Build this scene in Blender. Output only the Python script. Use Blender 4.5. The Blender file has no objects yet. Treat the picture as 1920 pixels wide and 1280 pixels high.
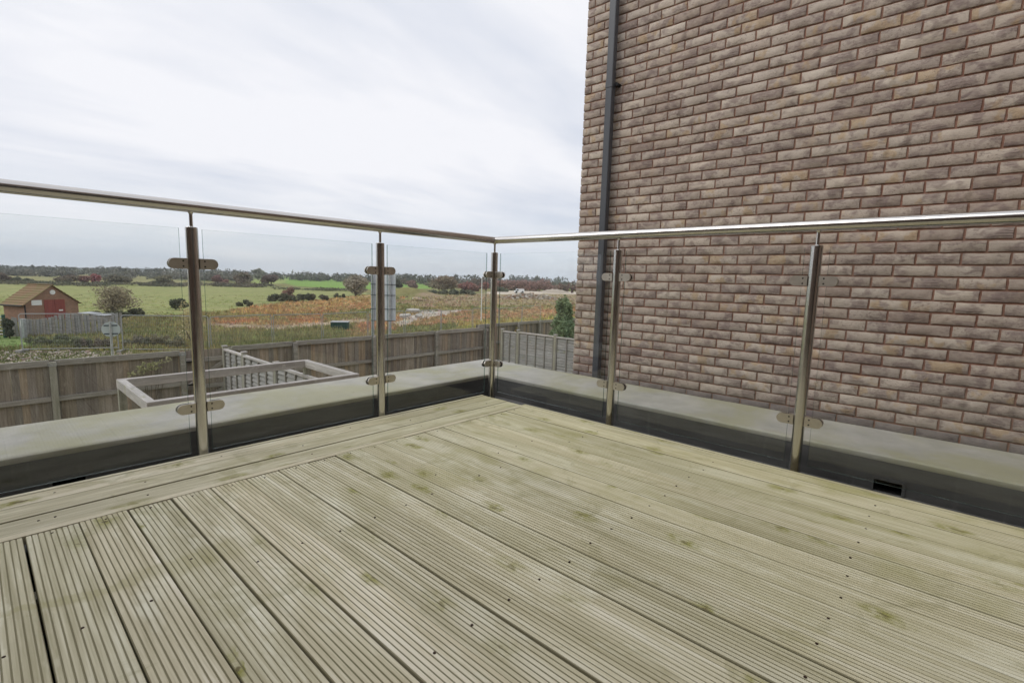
import bpy, math, random
import numpy as np
from mathutils import Vector, Matrix
random.seed(7); RNG=np.random.default_rng(7)
SC=bpy.context.scene; COL=SC.collection
R=math.radians

# ------------------------------------------------------------------ camera
F_PX=922.311                      # focal length in pixels of the 1920 px wide photograph
PITCH,ROLL,YAW=R(7.1784),R(1.5775),R(47.9056)
CAM=np.array([-2.5589,-2.5033,0.8205])
FW=np.array([math.sin(YAW)*math.cos(PITCH),math.cos(YAW)*math.cos(PITCH),-math.sin(PITCH)])
_r=np.array([math.cos(YAW),-math.sin(YAW),0.0]); _u=np.cross(_r,FW)
RT=_r*math.cos(ROLL)+_u*math.sin(ROLL); UP=-_r*math.sin(ROLL)+_u*math.cos(ROLL)
cd=bpy.data.cameras.new('camera'); cam=bpy.data.objects.new('camera',cd); COL.objects.link(cam)
cd.sensor_width=36; cd.lens=F_PX/1920*36; cd.clip_start=0.05; cd.clip_end=20000
cam.matrix_world=Matrix(((RT[0],UP[0],-FW[0],CAM[0]),(RT[1],UP[1],-FW[1],CAM[1]),(RT[2],UP[2],-FW[2],CAM[2]),(0,0,0,1)))
SC.camera=cam
def ray(px,py): return FW+(px-960)/F_PX*RT+(640-py)/F_PX*UP
def at_z(px,py,z): r=ray(px,py); return CAM+r*((z-CAM[2])/r[2])
def at_y(px,py,y): r=ray(px,py); return CAM+r*((y-CAM[1])/r[1])
def at_x(px,py,x): r=ray(px,py); return CAM+r*((x-CAM[0])/r[0])
def at_d(px,py,d): return CAM+ray(px,py)*d
def to_px(P):
    d=np.asarray(P,float)-CAM; z=d@FW; z=np.where(z<1e-3,1e-3,z)
    return 960+F_PX*(d@RT)/z, 640-F_PX*(d@UP)/z, z

# ------------------------------------------------------------------ world: overcast sky
SUN_EL,SUN_AZ=R(46),R(-62)        # azimuth from +y towards +x
W=bpy.data.worlds.new('World'); SC.world=W; W.use_nodes=True
nt=W.node_tree; nt.nodes.clear(); Ln=nt.links.new
def wn(t,**k):
    n=nt.nodes.new(t)
    for a,b in k.items(): setattr(n,a,b)
    return n
sky=wn('ShaderNodeTexSky'); sky.sky_type='NISHITA'; sky.sun_disc=False; sky.sun_elevation=SUN_EL; sky.sun_rotation=SUN_AZ
tc=wn('ShaderNodeTexCoord'); sep=wn('ShaderNodeSeparateXYZ'); Ln(tc.outputs['Generated'],sep.inputs[0])
zc=wn('ShaderNodeMath',operation='MAXIMUM'); Ln(sep.outputs['Z'],zc.inputs[0]); zc.inputs[1].default_value=0.0
za=wn('ShaderNodeMath',operation='ADD'); Ln(zc.outputs[0],za.inputs[0]); za.inputs[1].default_value=0.16
cmb=wn('ShaderNodeCombineXYZ')
for i,a in enumerate('XY'):
    dv=wn('ShaderNodeMath',operation='DIVIDE'); Ln(sep.outputs[a],dv.inputs[0]); Ln(za.outputs[0],dv.inputs[1]); Ln(dv.outputs[0],cmb.inputs[i])
def noise(vec,scale,detail,rough,dist=0.0):
    n=wn('ShaderNodeTexNoise'); n.inputs['Scale'].default_value=scale; n.inputs['Detail'].default_value=detail
    n.inputs['Roughness'].default_value=rough; n.inputs['Distortion'].default_value=dist; Ln(vec,n.inputs['Vector']); return n.outputs['Fac']
mp=wn('ShaderNodeMapping'); Ln(cmb.outputs[0],mp.inputs['Vector']); mp.inputs['Rotation'].default_value=(0,0,R(38)); mp.inputs['Scale'].default_value=(0.55,1.25,1); mp.inputs['Location'].default_value=(3.1,1.4,0)
n1=noise(mp.outputs[0],0.8,4,0.5,0.35); n2=noise(mp.outputs[0],2.6,5,0.55,0.3)
mx=wn('ShaderNodeMath',operation='MULTIPLY_ADD'); Ln(n2,mx.inputs[0]); mx.inputs[1].default_value=0.42; Ln(n1,mx.inputs[2])
cr=wn('ShaderNodeValToRGB'); Ln(mx.outputs[0],cr.inputs[0])
e=cr.color_ramp.elements; e[0].position=0.48; e[0].color=(0.70,0.745,0.845,1); e[1].position=0.80; e[1].color=(0.955,0.96,1.0,1)
# thinner, bluer and streakier deck of cloud towards the horizon
mp2=wn('ShaderNodeMapping'); Ln(tc.outputs['Generated'],mp2.inputs['Vector']); mp2.inputs['Scale'].default_value=(2.2,2.2,20)
n3=noise(mp2.outputs[0],1.0,5,0.55,0.25)
cr2=wn('ShaderNodeValToRGB'); Ln(n3,cr2.inputs[0])
e=cr2.color_ramp.elements; e[0].position=0.34; e[0].color=(0.68,0.755,0.85,1); e[1].position=0.68; e[1].color=(0.91,0.925,0.955,1)
hz=wn('ShaderNodeMapRange'); Ln(sep.outputs['Z'],hz.inputs['Value']); hz.inputs['From Min'].default_value=0.0; hz.inputs['From Max'].default_value=0.19; hz.interpolation_type='SMOOTHSTEP'
mixc=wn('ShaderNodeMix',data_type='RGBA'); Ln(hz.outputs[0],mixc.inputs['Factor']); Ln(cr2.outputs[0],mixc.inputs['A']); Ln(cr.outputs[0],mixc.inputs['B'])
scl=wn('ShaderNodeMix',data_type='RGBA',blend_type='MULTIPLY'); scl.inputs['Factor'].default_value=1.0; Ln(mixc.outputs['Result'],scl.inputs['A']); scl.inputs['B'].default_value=(10,10,10,1)
fin=wn('ShaderNodeMix',data_type='RGBA'); fin.inputs['Factor'].default_value=0.97; Ln(sky.outputs[0],fin.inputs['A']); Ln(scl.outputs['Result'],fin.inputs['B'])
bg=wn('ShaderNodeBackground'); bg.inputs['Strength'].default_value=0.1; Ln(fin.outputs['Result'],bg.inputs['Color'])
wo=wn('ShaderNodeOutputWorld'); Ln(bg.outputs[0],wo.inputs['Surface'])

sd=bpy.data.lights.new('sun','SUN'); sd.energy=1.35; sd.angle=R(42); sd.color=(1.0,0.97,0.93)
sun=bpy.data.objects.new('sun',sd); COL.objects.link(sun); sun.location=(0,0,30)
sdir=Vector((math.sin(SUN_AZ)*math.cos(SUN_EL),math.cos(SUN_AZ)*math.cos(SUN_EL),math.sin(SUN_EL)))
sun.rotation_euler=sdir.to_track_quat('Z','Y').to_euler()
vs=SC.view_settings; vs.view_transform='Standard'; vs.look='None'; vs.exposure=0.0; vs.gamma=1.0; vs.use_curve_mapping=False
SC.cycles.use_denoising=True; SC.cycles.transparent_max_bounces=24; SC.cycles.max_bounces=8; SC.cycles.volume_bounces=0
SC.cycles.sample_clamp_indirect=6

# ------------------------------------------------------------------ material helper
class M:
    def __init__(s,name,rough=0.8,metal=0.0,spec=0.3):
        s.m=bpy.data.materials.new(name); s.m.use_nodes=True; s.t=s.m.node_tree; s.t.nodes.clear()
        s.b=s.n('ShaderNodeBsdfPrincipled'); s.o=s.n('ShaderNodeOutputMaterial'); s.l(s.b.outputs[0],s.o.inputs[0])
        s.b.inputs['Roughness'].default_value=rough; s.b.inputs['Metallic'].default_value=metal; s.b.inputs['Specular IOR Level'].default_value=spec
    def n(s,t,**k):
        x=s.t.nodes.new(t)
        for a,b in k.items(): setattr(x,a,b)
        return x
    def l(s,a,b): s.t.links.new(a,b)
    def put(s,v,inp):
        if isinstance(v,(int,float)): inp.default_value=v
        elif isinstance(v,tuple): inp.default_value=v if len(v)==len(inp.default_value) else (*v,1)
        else: s.l(v,inp)
    def math(s,op,a,b=0.0,c=None,clamp=False):
        x=s.n('ShaderNodeMath',operation=op,use_clamp=clamp); s.put(a,x.inputs[0]); s.put(b,x.inputs[1])
        if c is not None: s.put(c,x.inputs[2])
        return x.outputs[0]
    def coord(s,kind='Object'): return s.n('ShaderNodeTexCoord').outputs[kind]
    def pos(s): return s.n('ShaderNodeNewGeometry').outputs['Position']
    def island(s): return s.n('ShaderNodeNewGeometry').outputs['Random Per Island']
    def orand(s): return s.n('ShaderNodeObjectInfo').outputs['Random']
    def map(s,v,scale=(1,1,1),loc=(0,0,0),rot=(0,0,0)):
        x=s.n('ShaderNodeMapping'); s.l(v,x.inputs['Vector']); s.put(scale,x.inputs['Scale']); s.put(loc,x.inputs['Location']); x.inputs['Rotation'].default_value=rot; return x.outputs[0]
    def vadd(s,v,w,k=1.0):
        sc=s.n('ShaderNodeVectorMath',operation='SCALE'); s.put(w,sc.inputs[0]) if not isinstance(w,tuple) else None
        if isinstance(w,tuple): sc.inputs[0].default_value=w
        s.put(k,sc.inputs['Scale'])
        a=s.n('ShaderNodeVectorMath',operation='ADD'); s.l(v,a.inputs[0]); s.l(sc.outputs[0],a.inputs[1]); return a.outputs[0]
    def noise(s,v,scale=5,detail=3,rough=0.5,dist=0.0,color=False):
        x=s.n('ShaderNodeTexNoise'); s.l(v,x.inputs['Vector']); x.inputs['Scale'].default_value=scale; x.inputs['Detail'].default_value=detail
        x.inputs['Roughness'].default_value=rough; x.inputs['Distortion'].default_value=dist; return x.outputs['Color' if color else 'Fac']
    def voro(s,v,scale=5,rand=1.0,out='Distance'):
        x=s.n('ShaderNodeTexVoronoi'); s.l(v,x.inputs['Vector']); x.inputs['Scale'].default_value=scale; x.inputs['Randomness'].default_value=rand; return x.outputs[out]
    def rng(s,v,a,b,c=0.0,d=1.0,smooth=False):
        x=s.n('ShaderNodeMapRange'); s.put(v,x.inputs['Value']); 
        for k,q in zip(('From Min','From Max','To Min','To Max'),(a,b,c,d)): s.put(q,x.inputs[k])
        if smooth: x.interpolation_type='SMOOTHSTEP'
        return x.outputs[0]
    def ramp(s,v,stops):
        x=s.n('ShaderNodeValToRGB'); s.put(v,x.inputs[0]); el=x.color_ramp.elements
        while len(el)<len(stops): el.new(0.5)
        for q,(p,c) in zip(el,stops): q.position=p; q.color=(*c,1)
        return x.outputs[0]
    def mix(s,f,a,b,mode='MIX'):
        x=s.n('ShaderNodeMix',data_type='RGBA',blend_type=mode); s.put(f,x.inputs['Factor']); s.put(a,x.inputs['A']); s.put(b,x.inputs['B']); return x.outputs['Result']
    def col(s,c): s.put(c,s.b.inputs['Base Color']); return s
    def bump(s,h,dist=0.01,strength=1.0):
        x=s.n('ShaderNodeBump'); x.inputs['Distance'].default_value=dist; x.inputs['Strength'].default_value=strength; s.put(h,x.inputs['Height']); s.l(x.outputs[0],s.b.inputs['Normal']); return s
    def rough(s,v): s.put(v,s.b.inputs['Roughness']); return s
    def attr(s,name,out='Color'): x=s.n('ShaderNodeAttribute',attribute_name=name); return x.outputs[out]
    def xyz(s,v): x=s.n('ShaderNodeSeparateXYZ'); s.l(v,x.inputs[0]); return x.outputs

# ------------------------------------------------------------------ geometry helper
class G:
    def __init__(s): s.v=[]; s.f=[]; s.mi=[]; s.n=0
    def add(s,v,f,mi=0):
        o=s.n; s.v.extend([tuple(map(float,p)) for p in v]); s.n+=len(v)
        for q in f: s.f.append(tuple(i+o for i in q)); s.mi.append(mi)
    def hexa(s,p,mi=0):   # p: 4 bottom ccw, 4 top ccw
        s.add(p,[(3,2,1,0),(4,5,6,7),(0,1,5,4),(1,2,6,5),(2,3,7,6),(3,0,4,7)],mi)
    def box(s,x0,x1,y0,y1,z0,z1,mi=0):
        s.hexa([(x0,y0,z0),(x1,y0,z0),(x1,y1,z0),(x0,y1,z0),(x0,y0,z1),(x1,y0,z1),(x1,y1,z1),(x0,y1,z1)],mi)
    def beam(s,a,b,w,h,up=(0,0,1),mi=0,ch=0.0):  # a,b centreline ends; w across, h along up
        a=np.array(a,float); b=np.array(b,float); d=(b-a)/np.linalg.norm(b-a); up=np.array(up,float); up=up-d*(up@d); up/=np.linalg.norm(up); sd_=np.cross(d,up)
        if ch<=0: prof=[(-w/2,-h/2),(w/2,-h/2),(w/2,h/2),(-w/2,h/2)]
        else: prof=[(-w/2+ch,-h/2),(w/2-ch,-h/2),(w/2,-h/2+ch),(w/2,h/2-ch),(w/2-ch,h/2),(-w/2+ch,h/2),(-w/2,h/2-ch),(-w/2,-h/2+ch)]
        k=len(prof); V=[a+sd_*x+up*y for x,y in prof]+[b+sd_*x+up*y for x,y in prof]
        Fc=[tuple(range(k))[::-1] if False else tuple(range(k)),tuple(range(2*k-1,k-1,-1))]+[(i,i+k,(i+1)%k+k,(i+1)%k) for i in range(k)]
        s.add(V,Fc,mi)
    def tube(s,a,b,r,r2=None,seg=16,mi=0,cap=True):
        a=np.array(a,float); b=np.array(b,float); r2=r if r2 is None else r2; d=(b-a)/np.linalg.norm(b-a)
        q=np.array([0,0,1.]) if abs(d[2])<.9 else np.array([1.,0,0]); x=np.cross(d,q); x/=np.linalg.norm(x); y=np.cross(d,x)
        V=[]; 
        for c,rr in ((a,r),(b,r2)):
            for i in range(seg): t=2*math.pi*i/seg; V.append(c+rr*(x*math.cos(t)+y*math.sin(t)))
        Fc=[(i,i+seg,(i+1)%seg+seg,(i+1)%seg) for i in range(seg)]
        if cap: Fc+=[tuple(range(seg)),tuple(range(2*seg-1,seg-1,-1))]
        s.add(V,Fc,mi)
    def path(s,pts,rad,seg=6,mi=0):
        for i in range(len(pts)-1): s.tube(pts[i],pts[i+1],rad[i],rad[i+1],seg,mi,cap=(i in(0,len(pts)-2)))
    def prism(s,outline,off,mi=0):  # outline: closed 3d polygon, off: extrusion vector
        k=len(outline); o=np.array(outline,float); V=list(o)+list(o+np.array(off,float))
        s.add(V,[tuple(range(k)),tuple(range(2*k-1,k-1,-1))]+[(i,i+k,(i+1)%k+k,(i+1)%k) for i in range(k)],mi)
    def mesh(s,name,mats,smooth=0):
        me=bpy.data.meshes.new(name); me.from_pydata(s.v,[],s.f)
        for m in (mats if isinstance(mats,(list,tuple)) else [mats]): me.materials.append(m.m if isinstance(m,M) else m)
        me.polygons.foreach_set('material_index',s.mi)
        fix_normals(me)
        if smooth:
            me.polygons.foreach_set('use_smooth',[True]*len(me.polygons)); me.set_sharp_from_angle(angle=R(smooth))
        me.update(); return me
def fix_normals(me):
    import bmesh
    bm=bmesh.new(); bm.from_mesh(me); bmesh.ops.recalc_face_normals(bm,faces=bm.faces); bm.to_mesh(me); bm.free()
def np_mesh(name,V,Fq,mat,colors=None,smooth=False):
    """V (n,3); Fq (m,k) all faces same k"""
    me=bpy.data.meshes.new(name); n=len(V); m,k=Fq.shape
    me.vertices.add(n); me.vertices.foreach_set('co',np.ascontiguousarray(V,dtype=np.float32).ravel())
    me.loops.add(m*k); me.loops.foreach_set('vertex_index',np.ascontiguousarray(Fq,dtype=np.int32).ravel())
    me.polygons.add(m); me.polygons.foreach_set('loop_start',np.arange(0,m*k,k,dtype=np.int32)); me.polygons.foreach_set('loop_total',np.full(m,k,dtype=np.int32))
    if smooth: me.polygons.foreach_set('use_smooth',np.ones(m,dtype=bool))
    if colors is not None:
        ca=me.color_attributes.new('col','FLOAT_COLOR','POINT'); c4=np.ones((n,4),dtype=np.float32); c4[:,:3]=colors; ca.data.foreach_set('color',c4.ravel())
    me.materials.append(mat.m if isinstance(mat,M) else mat); me.update(calc_edges=True); return me
def ob(name,me,parent=None,loc=(0,0,0),rot=(0,0,0),label=None,cat=None,group=None,kind=None):
    o=bpy.data.objects.new(name,me); COL.objects.link(o); o.location=loc; o.rotation_euler=rot
    if parent is not None: o.parent=parent
    if label: o['label']=label
    if cat: o['category']=cat
    if group: o['group']=group
    if kind: o['kind']=kind
    return o
def thing(name,label,cat,loc=(0,0,0),rz=0.0,group=None,kind=None): return ob(name,None,None,loc,(0,0,rz),label,cat,group,kind)

# ------------------------------------------------------------------ materials
def stain(m,wp,hv):
    # long olive run-off stain crossing the near left boards, widening to the right
    A=at_z(-40,1168,0)[:2]; B=at_z(500,1010,0)[:2]; d=(B-A)/np.linalg.norm(B-A); L=float(np.linalg.norm(B-A)); s=m.xyz(wp)
    al=m.math('ADD',m.math('MULTIPLY',m.math('SUBTRACT',s[0],float(A[0])),float(d[0])),m.math('MULTIPLY',m.math('SUBTRACT',s[1],float(A[1])),float(d[1])))
    ac=m.math('ADD',m.math('MULTIPLY',m.math('SUBTRACT',s[0],float(A[0])),float(-d[1])),m.math('MULTIPLY',m.math('SUBTRACT',s[1],float(A[1])),float(d[0])))
    ac=m.math('ADD',ac,m.math('MULTIPLY',m.math('SUBTRACT',m.noise(m.map(wp,(6,6,6)),1,3,0.6),0.5),0.17)); w=m.math('MULTIPLY_ADD',al,0.09/L,0.008)
    mask=m.rng(m.math('ABSOLUTE',ac),m.math('MULTIPLY',w,0.35),m.math('MULTIPLY',w,1.1),1,0,True); ends=m.math('MULTIPLY',m.rng(al,0.0,0.05),m.rng(al,L-0.12,L,1,0))
    return m.mix(m.math('MULTIPLY',m.math('MULTIPLY',mask,ends),0.36),hv,(0.34,0.31,0.13))
def wood_material(name,tones,grain_axis=1,algae=0.5,knots=0.6,side=True,dirt=None):
    m=M(name,0.82,spec=0.25); rnd=m.orand(); oc=m.coord('Object')
    off=m.n('ShaderNodeCombineXYZ'); m.l(m.math('MULTIPLY',rnd,37.0),off.inputs[0]); m.l(m.math('MULTIPLY',rnd,91.0),off.inputs[1]); m.l(m.math('MULTIPLY',rnd,13.0),off.inputs[2])
    v=m.vadd(oc,off.outputs[0]); sc=[60,60,60]; sc[grain_axis]=3.0
    sc2=[14,14,14]; sc2[grain_axis]=1.1
    g=m.noise(m.map(v,tuple(sc)),1.0,4,0.6,0.3); g2=m.noise(m.map(v,tuple(sc2)),1.0,4,0.6,0.6)
    sc3=[240,240,240]; sc3[grain_axis]=5.0; g3=m.noise(m.map(v,tuple(sc3)),1.0,3,0.6)
    tone=m.math('ADD',m.math('ADD',m.math('MULTIPLY',g2,0.5),m.math('MULTIPLY',g,0.3)),m.math('MULTIPLY',g3,0.2))
    c=m.ramp(tone,[(0.37,tones[0]),(0.5,tones[1]),(0.61,tones[2])])
    hv=m.mix(1.0,c,m.ramp(m.math('FRACT',m.math('MULTIPLY',rnd,7.3)),[(0,(0.90,0.91,0.885)),(0.5,(1,1,1)),(1,(1.07,1.045,1.04))]),'MULTIPLY')
    # white bleaching flecks and blotches, on the deck also its painted sheen
    fl=m.rng(m.noise(m.map(v,(11,3.5,9)),1.0,4,0.65),0.55,0.74); hv=m.mix(m.math('MULTIPLY',fl,0.5),hv,tuple(min(1,x*1.35) for x in tones[2]))
    if knots>0:
        ks=[5.5,5.5,5.5]; ks[grain_axis]=2.9
        kv=m.map(v,tuple(ks)); wob=m.vadd(kv,m.noise(kv,4.0,3,0.6,color=True),0.30)
        vd=m.n('ShaderNodeTexVoronoi',voronoi_dimensions='2D' if grain_axis==1 else '3D'); m.l(wob,vd.inputs['Vector']); vd.inputs['Scale'].default_value=1.0
        seed=m.xyz(vd.outputs['Color'])[0]; sel=m.rng(seed,0.36,0.70); k1=m.math('MULTIPLY',m.rng(vd.outputs['Distance'],0.04,0.24,1,0,True),m.rng(m.noise(m.map(v,(28,28,28)),1,3,0.6),0.35,0.6,0.15,1))
        k2=m.rng(vd.outputs['Distance'],0.015,0.05,1,0,True)
        hv=m.mix(m.math('MULTIPLY',m.math('MULTIPLY',k1,sel),knots),hv,(0.25,0.245,0.055)); hv=m.mix(m.math('MULTIPLY',m.math('MULTIPLY',k2,sel),knots),hv,(0.12,0.095,0.05))
    if algae>0:
        wp=m.pos(); a=m.rng(m.noise(wp,2.6,5,0.6,0.4),0.52,0.72,0,1,True); right=m.rng(m.xyz(wp)[0],-2.2,0.1,0.15,1.0)
        hv=m.mix(m.math('MULTIPLY',m.math('MULTIPLY',a,right),algae),hv,(0.36,0.34,0.15))
        hv=m.mix(m.math('MULTIPLY',right,0.55*algae),hv,(0.52,0.495,0.21))
        st_=m.rng(m.noise(m.map(wp,(5,5,5)),1.0,5,0.7,0.8),0.56,0.66,0,1,True); hv=m.mix(m.math('MULTIPLY',st_,0.35),hv,(0.33,0.31,0.155)); hv=stain(m,wp,hv)
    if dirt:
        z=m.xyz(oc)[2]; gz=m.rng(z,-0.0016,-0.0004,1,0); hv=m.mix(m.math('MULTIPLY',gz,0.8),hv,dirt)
    m.col(hv); m.bump(m.math('ADD',m.math('MULTIPLY',g,0.7),m.math('MULTIPLY',m.noise(m.map(v,(220,220,220) if grain_axis!=1 else (260,20,260)),1,2,0.5),0.3)),0.0016,0.6)
    return m
deck_m=wood_material('weathered_decking',[(0.42,0.382,0.265),(0.62,0.578,0.435),(0.81,0.775,0.65)],1,0.80,0.95,dirt=(0.21,0.19,0.11))
trim_m=wood_material('smooth_decking_edge',[(0.48,0.43,0.31),(0.58,0.535,0.40),(0.68,0.635,0.50)],1,0.45,0.5)
grey_wood=wood_material('silver_grey_timber',[(0.27,0.25,0.24),(0.38,0.36,0.345),(0.50,0.475,0.46)],0,0.0,0.6)
rail_wood=wood_material('grey_rail_timber',[(0.21,0.19,0.17),(0.29,0.27,0.24),(0.38,0.355,0.325)],0,0.0,0.6)
pale_m=wood_material('brown_fence_timber',[(0.14,0.112,0.09),(0.215,0.18,0.15),(0.29,0.255,0.222)],2,0.0,0.0)
def tint_pale():
    m=pale_m; old=m.b.inputs['Base Color'].links[0].from_socket; r=m.math('FRACT',m.math('MULTIPLY',m.orand(),17.7))
    c=m.mix(1.0,old,m.ramp(r,[(0,(0.85,0.88,0.92)),(0.35,(1.12,1.16,1.2)),(0.6,(1.2,1.18,1.12)),(0.85,(1.4,1.44,1.44)),(1,(1.5,1.34,1.1))]),'MULTIPLY'); m.col(c)
tint_pale()
post_wood=wood_material('green_grey_post',[(0.19,0.185,0.145),(0.27,0.265,0.215),(0.34,0.33,0.28)],2,0.0,0.3)
slat_m=wood_material('grey_lap_slat',[(0.19,0.185,0.18),(0.29,0.285,0.275),(0.37,0.365,0.355)],0,0.0,0.4)

steel=M('brushed_stainless_steel',0.27,1.0)
v=steel.pos(); g=steel.noise(steel.map(v,(14,14,14)),1,4,0.6); d=steel.noise(v,9,4,0.6)
steel.col(steel.mix(steel.rng(d,0.45,0.75,0,0.35),(0.62,0.60,0.575),(0.52,0.49,0.455))); steel.rough(steel.rng(g,0.3,0.7,0.17,0.25)); 
plate=M('satin_steel_plate',0.42,1.0); plate.col(plate.ramp(plate.noise(plate.pos(),30,3),[(0.3,(0.56,0.52,0.46)),(0.7,(0.66,0.62,0.56))]))
dark_hole=M('black_void',0.7); dark_hole.col((0.006,0.006,0.006))
rubber=M('black_rubber_gasket',0.5); rubber.col((0.014,0.014,0.015))

def glass_material(name,tint,rmul=1.0):
    m=M(name); t=m.n('ShaderNodeBsdfTransparent'); g=m.n('ShaderNodeBsdfGlossy'); g.inputs['Roughness'].default_value=0.012; g.inputs['Color'].default_value=(0.95,0.97,0.96,1)
    t.inputs['Color'].default_value=(*tint,1); lw=m.n('ShaderNodeLayerWeight'); lw.inputs['Blend'].default_value=0.5; fz=m.math('MULTIPLY_ADD',m.math('POWER',lw.outputs['Facing'],5.0),0.93,0.030)
    # dust and dried drops on the pane
    wp=m.pos(); sm=m.rng(m.noise(m.map(wp,(3,3,7)),1,5,0.65),0.50,0.85,0,0.03); sp=m.rng(m.voro(wp,110),0.0,0.10,0.20,0.0); sel=m.rng(m.noise(wp,14,2),0.55,0.62)
    du=m.math('ADD',sm,m.math('MULTIPLY',sp,sel)); df=m.n('ShaderNodeBsdfDiffuse'); df.inputs['Color'].default_value=(0.55,0.56,0.56,1)
    a=m.n('ShaderNodeMixShader'); m.l(m.math('MULTIPLY',fz,rmul),a.inputs[0]); m.l(t.outputs[0],a.inputs[1]); m.l(g.outputs[0],a.inputs[2])
    b=m.n('ShaderNodeMixShader'); m.l(du,b.inputs[0]); m.l(a.outputs[0],b.inputs[1]); m.l(df.outputs[0],b.inputs[2]); m.l(b.outputs[0],m.o.inputs[0]); return m
glass=glass_material('clear_toughened_glass',(0.984,0.992,0.989))
glass_edge=M('green_glass_edge',0.3,spec=0.3); _tt=glass_edge.n('ShaderNodeBsdfTransparent'); _tt.inputs['Color'].default_value=(0.55,0.68,0.64,1); _ms=glass_edge.n('ShaderNodeMixShader'); _ms.inputs[0].default_value=0.42; glass_edge.l(_tt.outputs[0],_ms.inputs[1]); glass_edge.l(glass_edge.b.outputs[0],_ms.inputs[2]); glass_edge.l(_ms.outputs[0],glass_edge.o.inputs[0]); glass_edge.col(glass_edge.ramp(glass_edge.noise(glass_edge.map(glass_edge.pos(),(6,6,3)),1,2),[(0.35,(0.04,0.075,0.07)),(0.65,(0.14,0.20,0.19))]))

cap_m=M('algae_stained_grey_membrane',0.7,spec=0.3); wp=cap_m.pos()
a=cap_m.noise(wp,1.6,5,0.6,0.5); b_=cap_m.noise(cap_m.map(wp,(5,5,5)),1,5,0.65); f_=cap_m.noise(wp,60,3,0.6)
c=cap_m.ramp(b_,[(0.3,(0.34,0.33,0.30)),(0.7,(0.50,0.485,0.445))]); c=cap_m.mix(cap_m.rng(a,0.38,0.62,0.0,0.72,True),c,(0.36,0.345,0.20)); c=cap_m.mix(cap_m.rng(f_,0.35,0.75,0,0.22),c,(0.36,0.36,0.33))
sp=cap_m.rng(cap_m.voro(wp,9),0.02,0.07,1,0); ss=cap_m.rng(cap_m.noise(wp,3.1,2),0.55,0.6); c=cap_m.mix(cap_m.math('MULTIPLY',sp,ss),c,(0.10,0.10,0.07))
cap_m.col(c); cap_m.bump(cap_m.math('ADD',b_,cap_m.math('MULTIPLY',f_,0.3)),0.004,0.5)
up_m=M('dark_grey_membrane',0.55,spec=0.35); wp=up_m.pos(); s1=up_m.noise(up_m.map(wp,(2.2,2.2,14)),1,5,0.65); s2=up_m.noise(up_m.map(wp,(30,30,3)),1,4,0.6)
c=up_m.ramp(s1,[(0.3,(0.055,0.055,0.056)),(0.72,(0.115,0.115,0.112))]); c=up_m.mix(up_m.rng(s2,0.58,0.8,0,0.4),c,(0.17,0.17,0.16)); up_m.col(c); up_m.bump(s1,0.006,0.5)
gut_m=M('wet_gutter_membrane',0.35,spec=0.4); gut_m.col(gut_m.ramp(gut_m.noise(gut_m.pos(),8,4),[(0.35,(0.03,0.03,0.028)),(0.7,(0.07,0.072,0.05))]))

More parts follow.
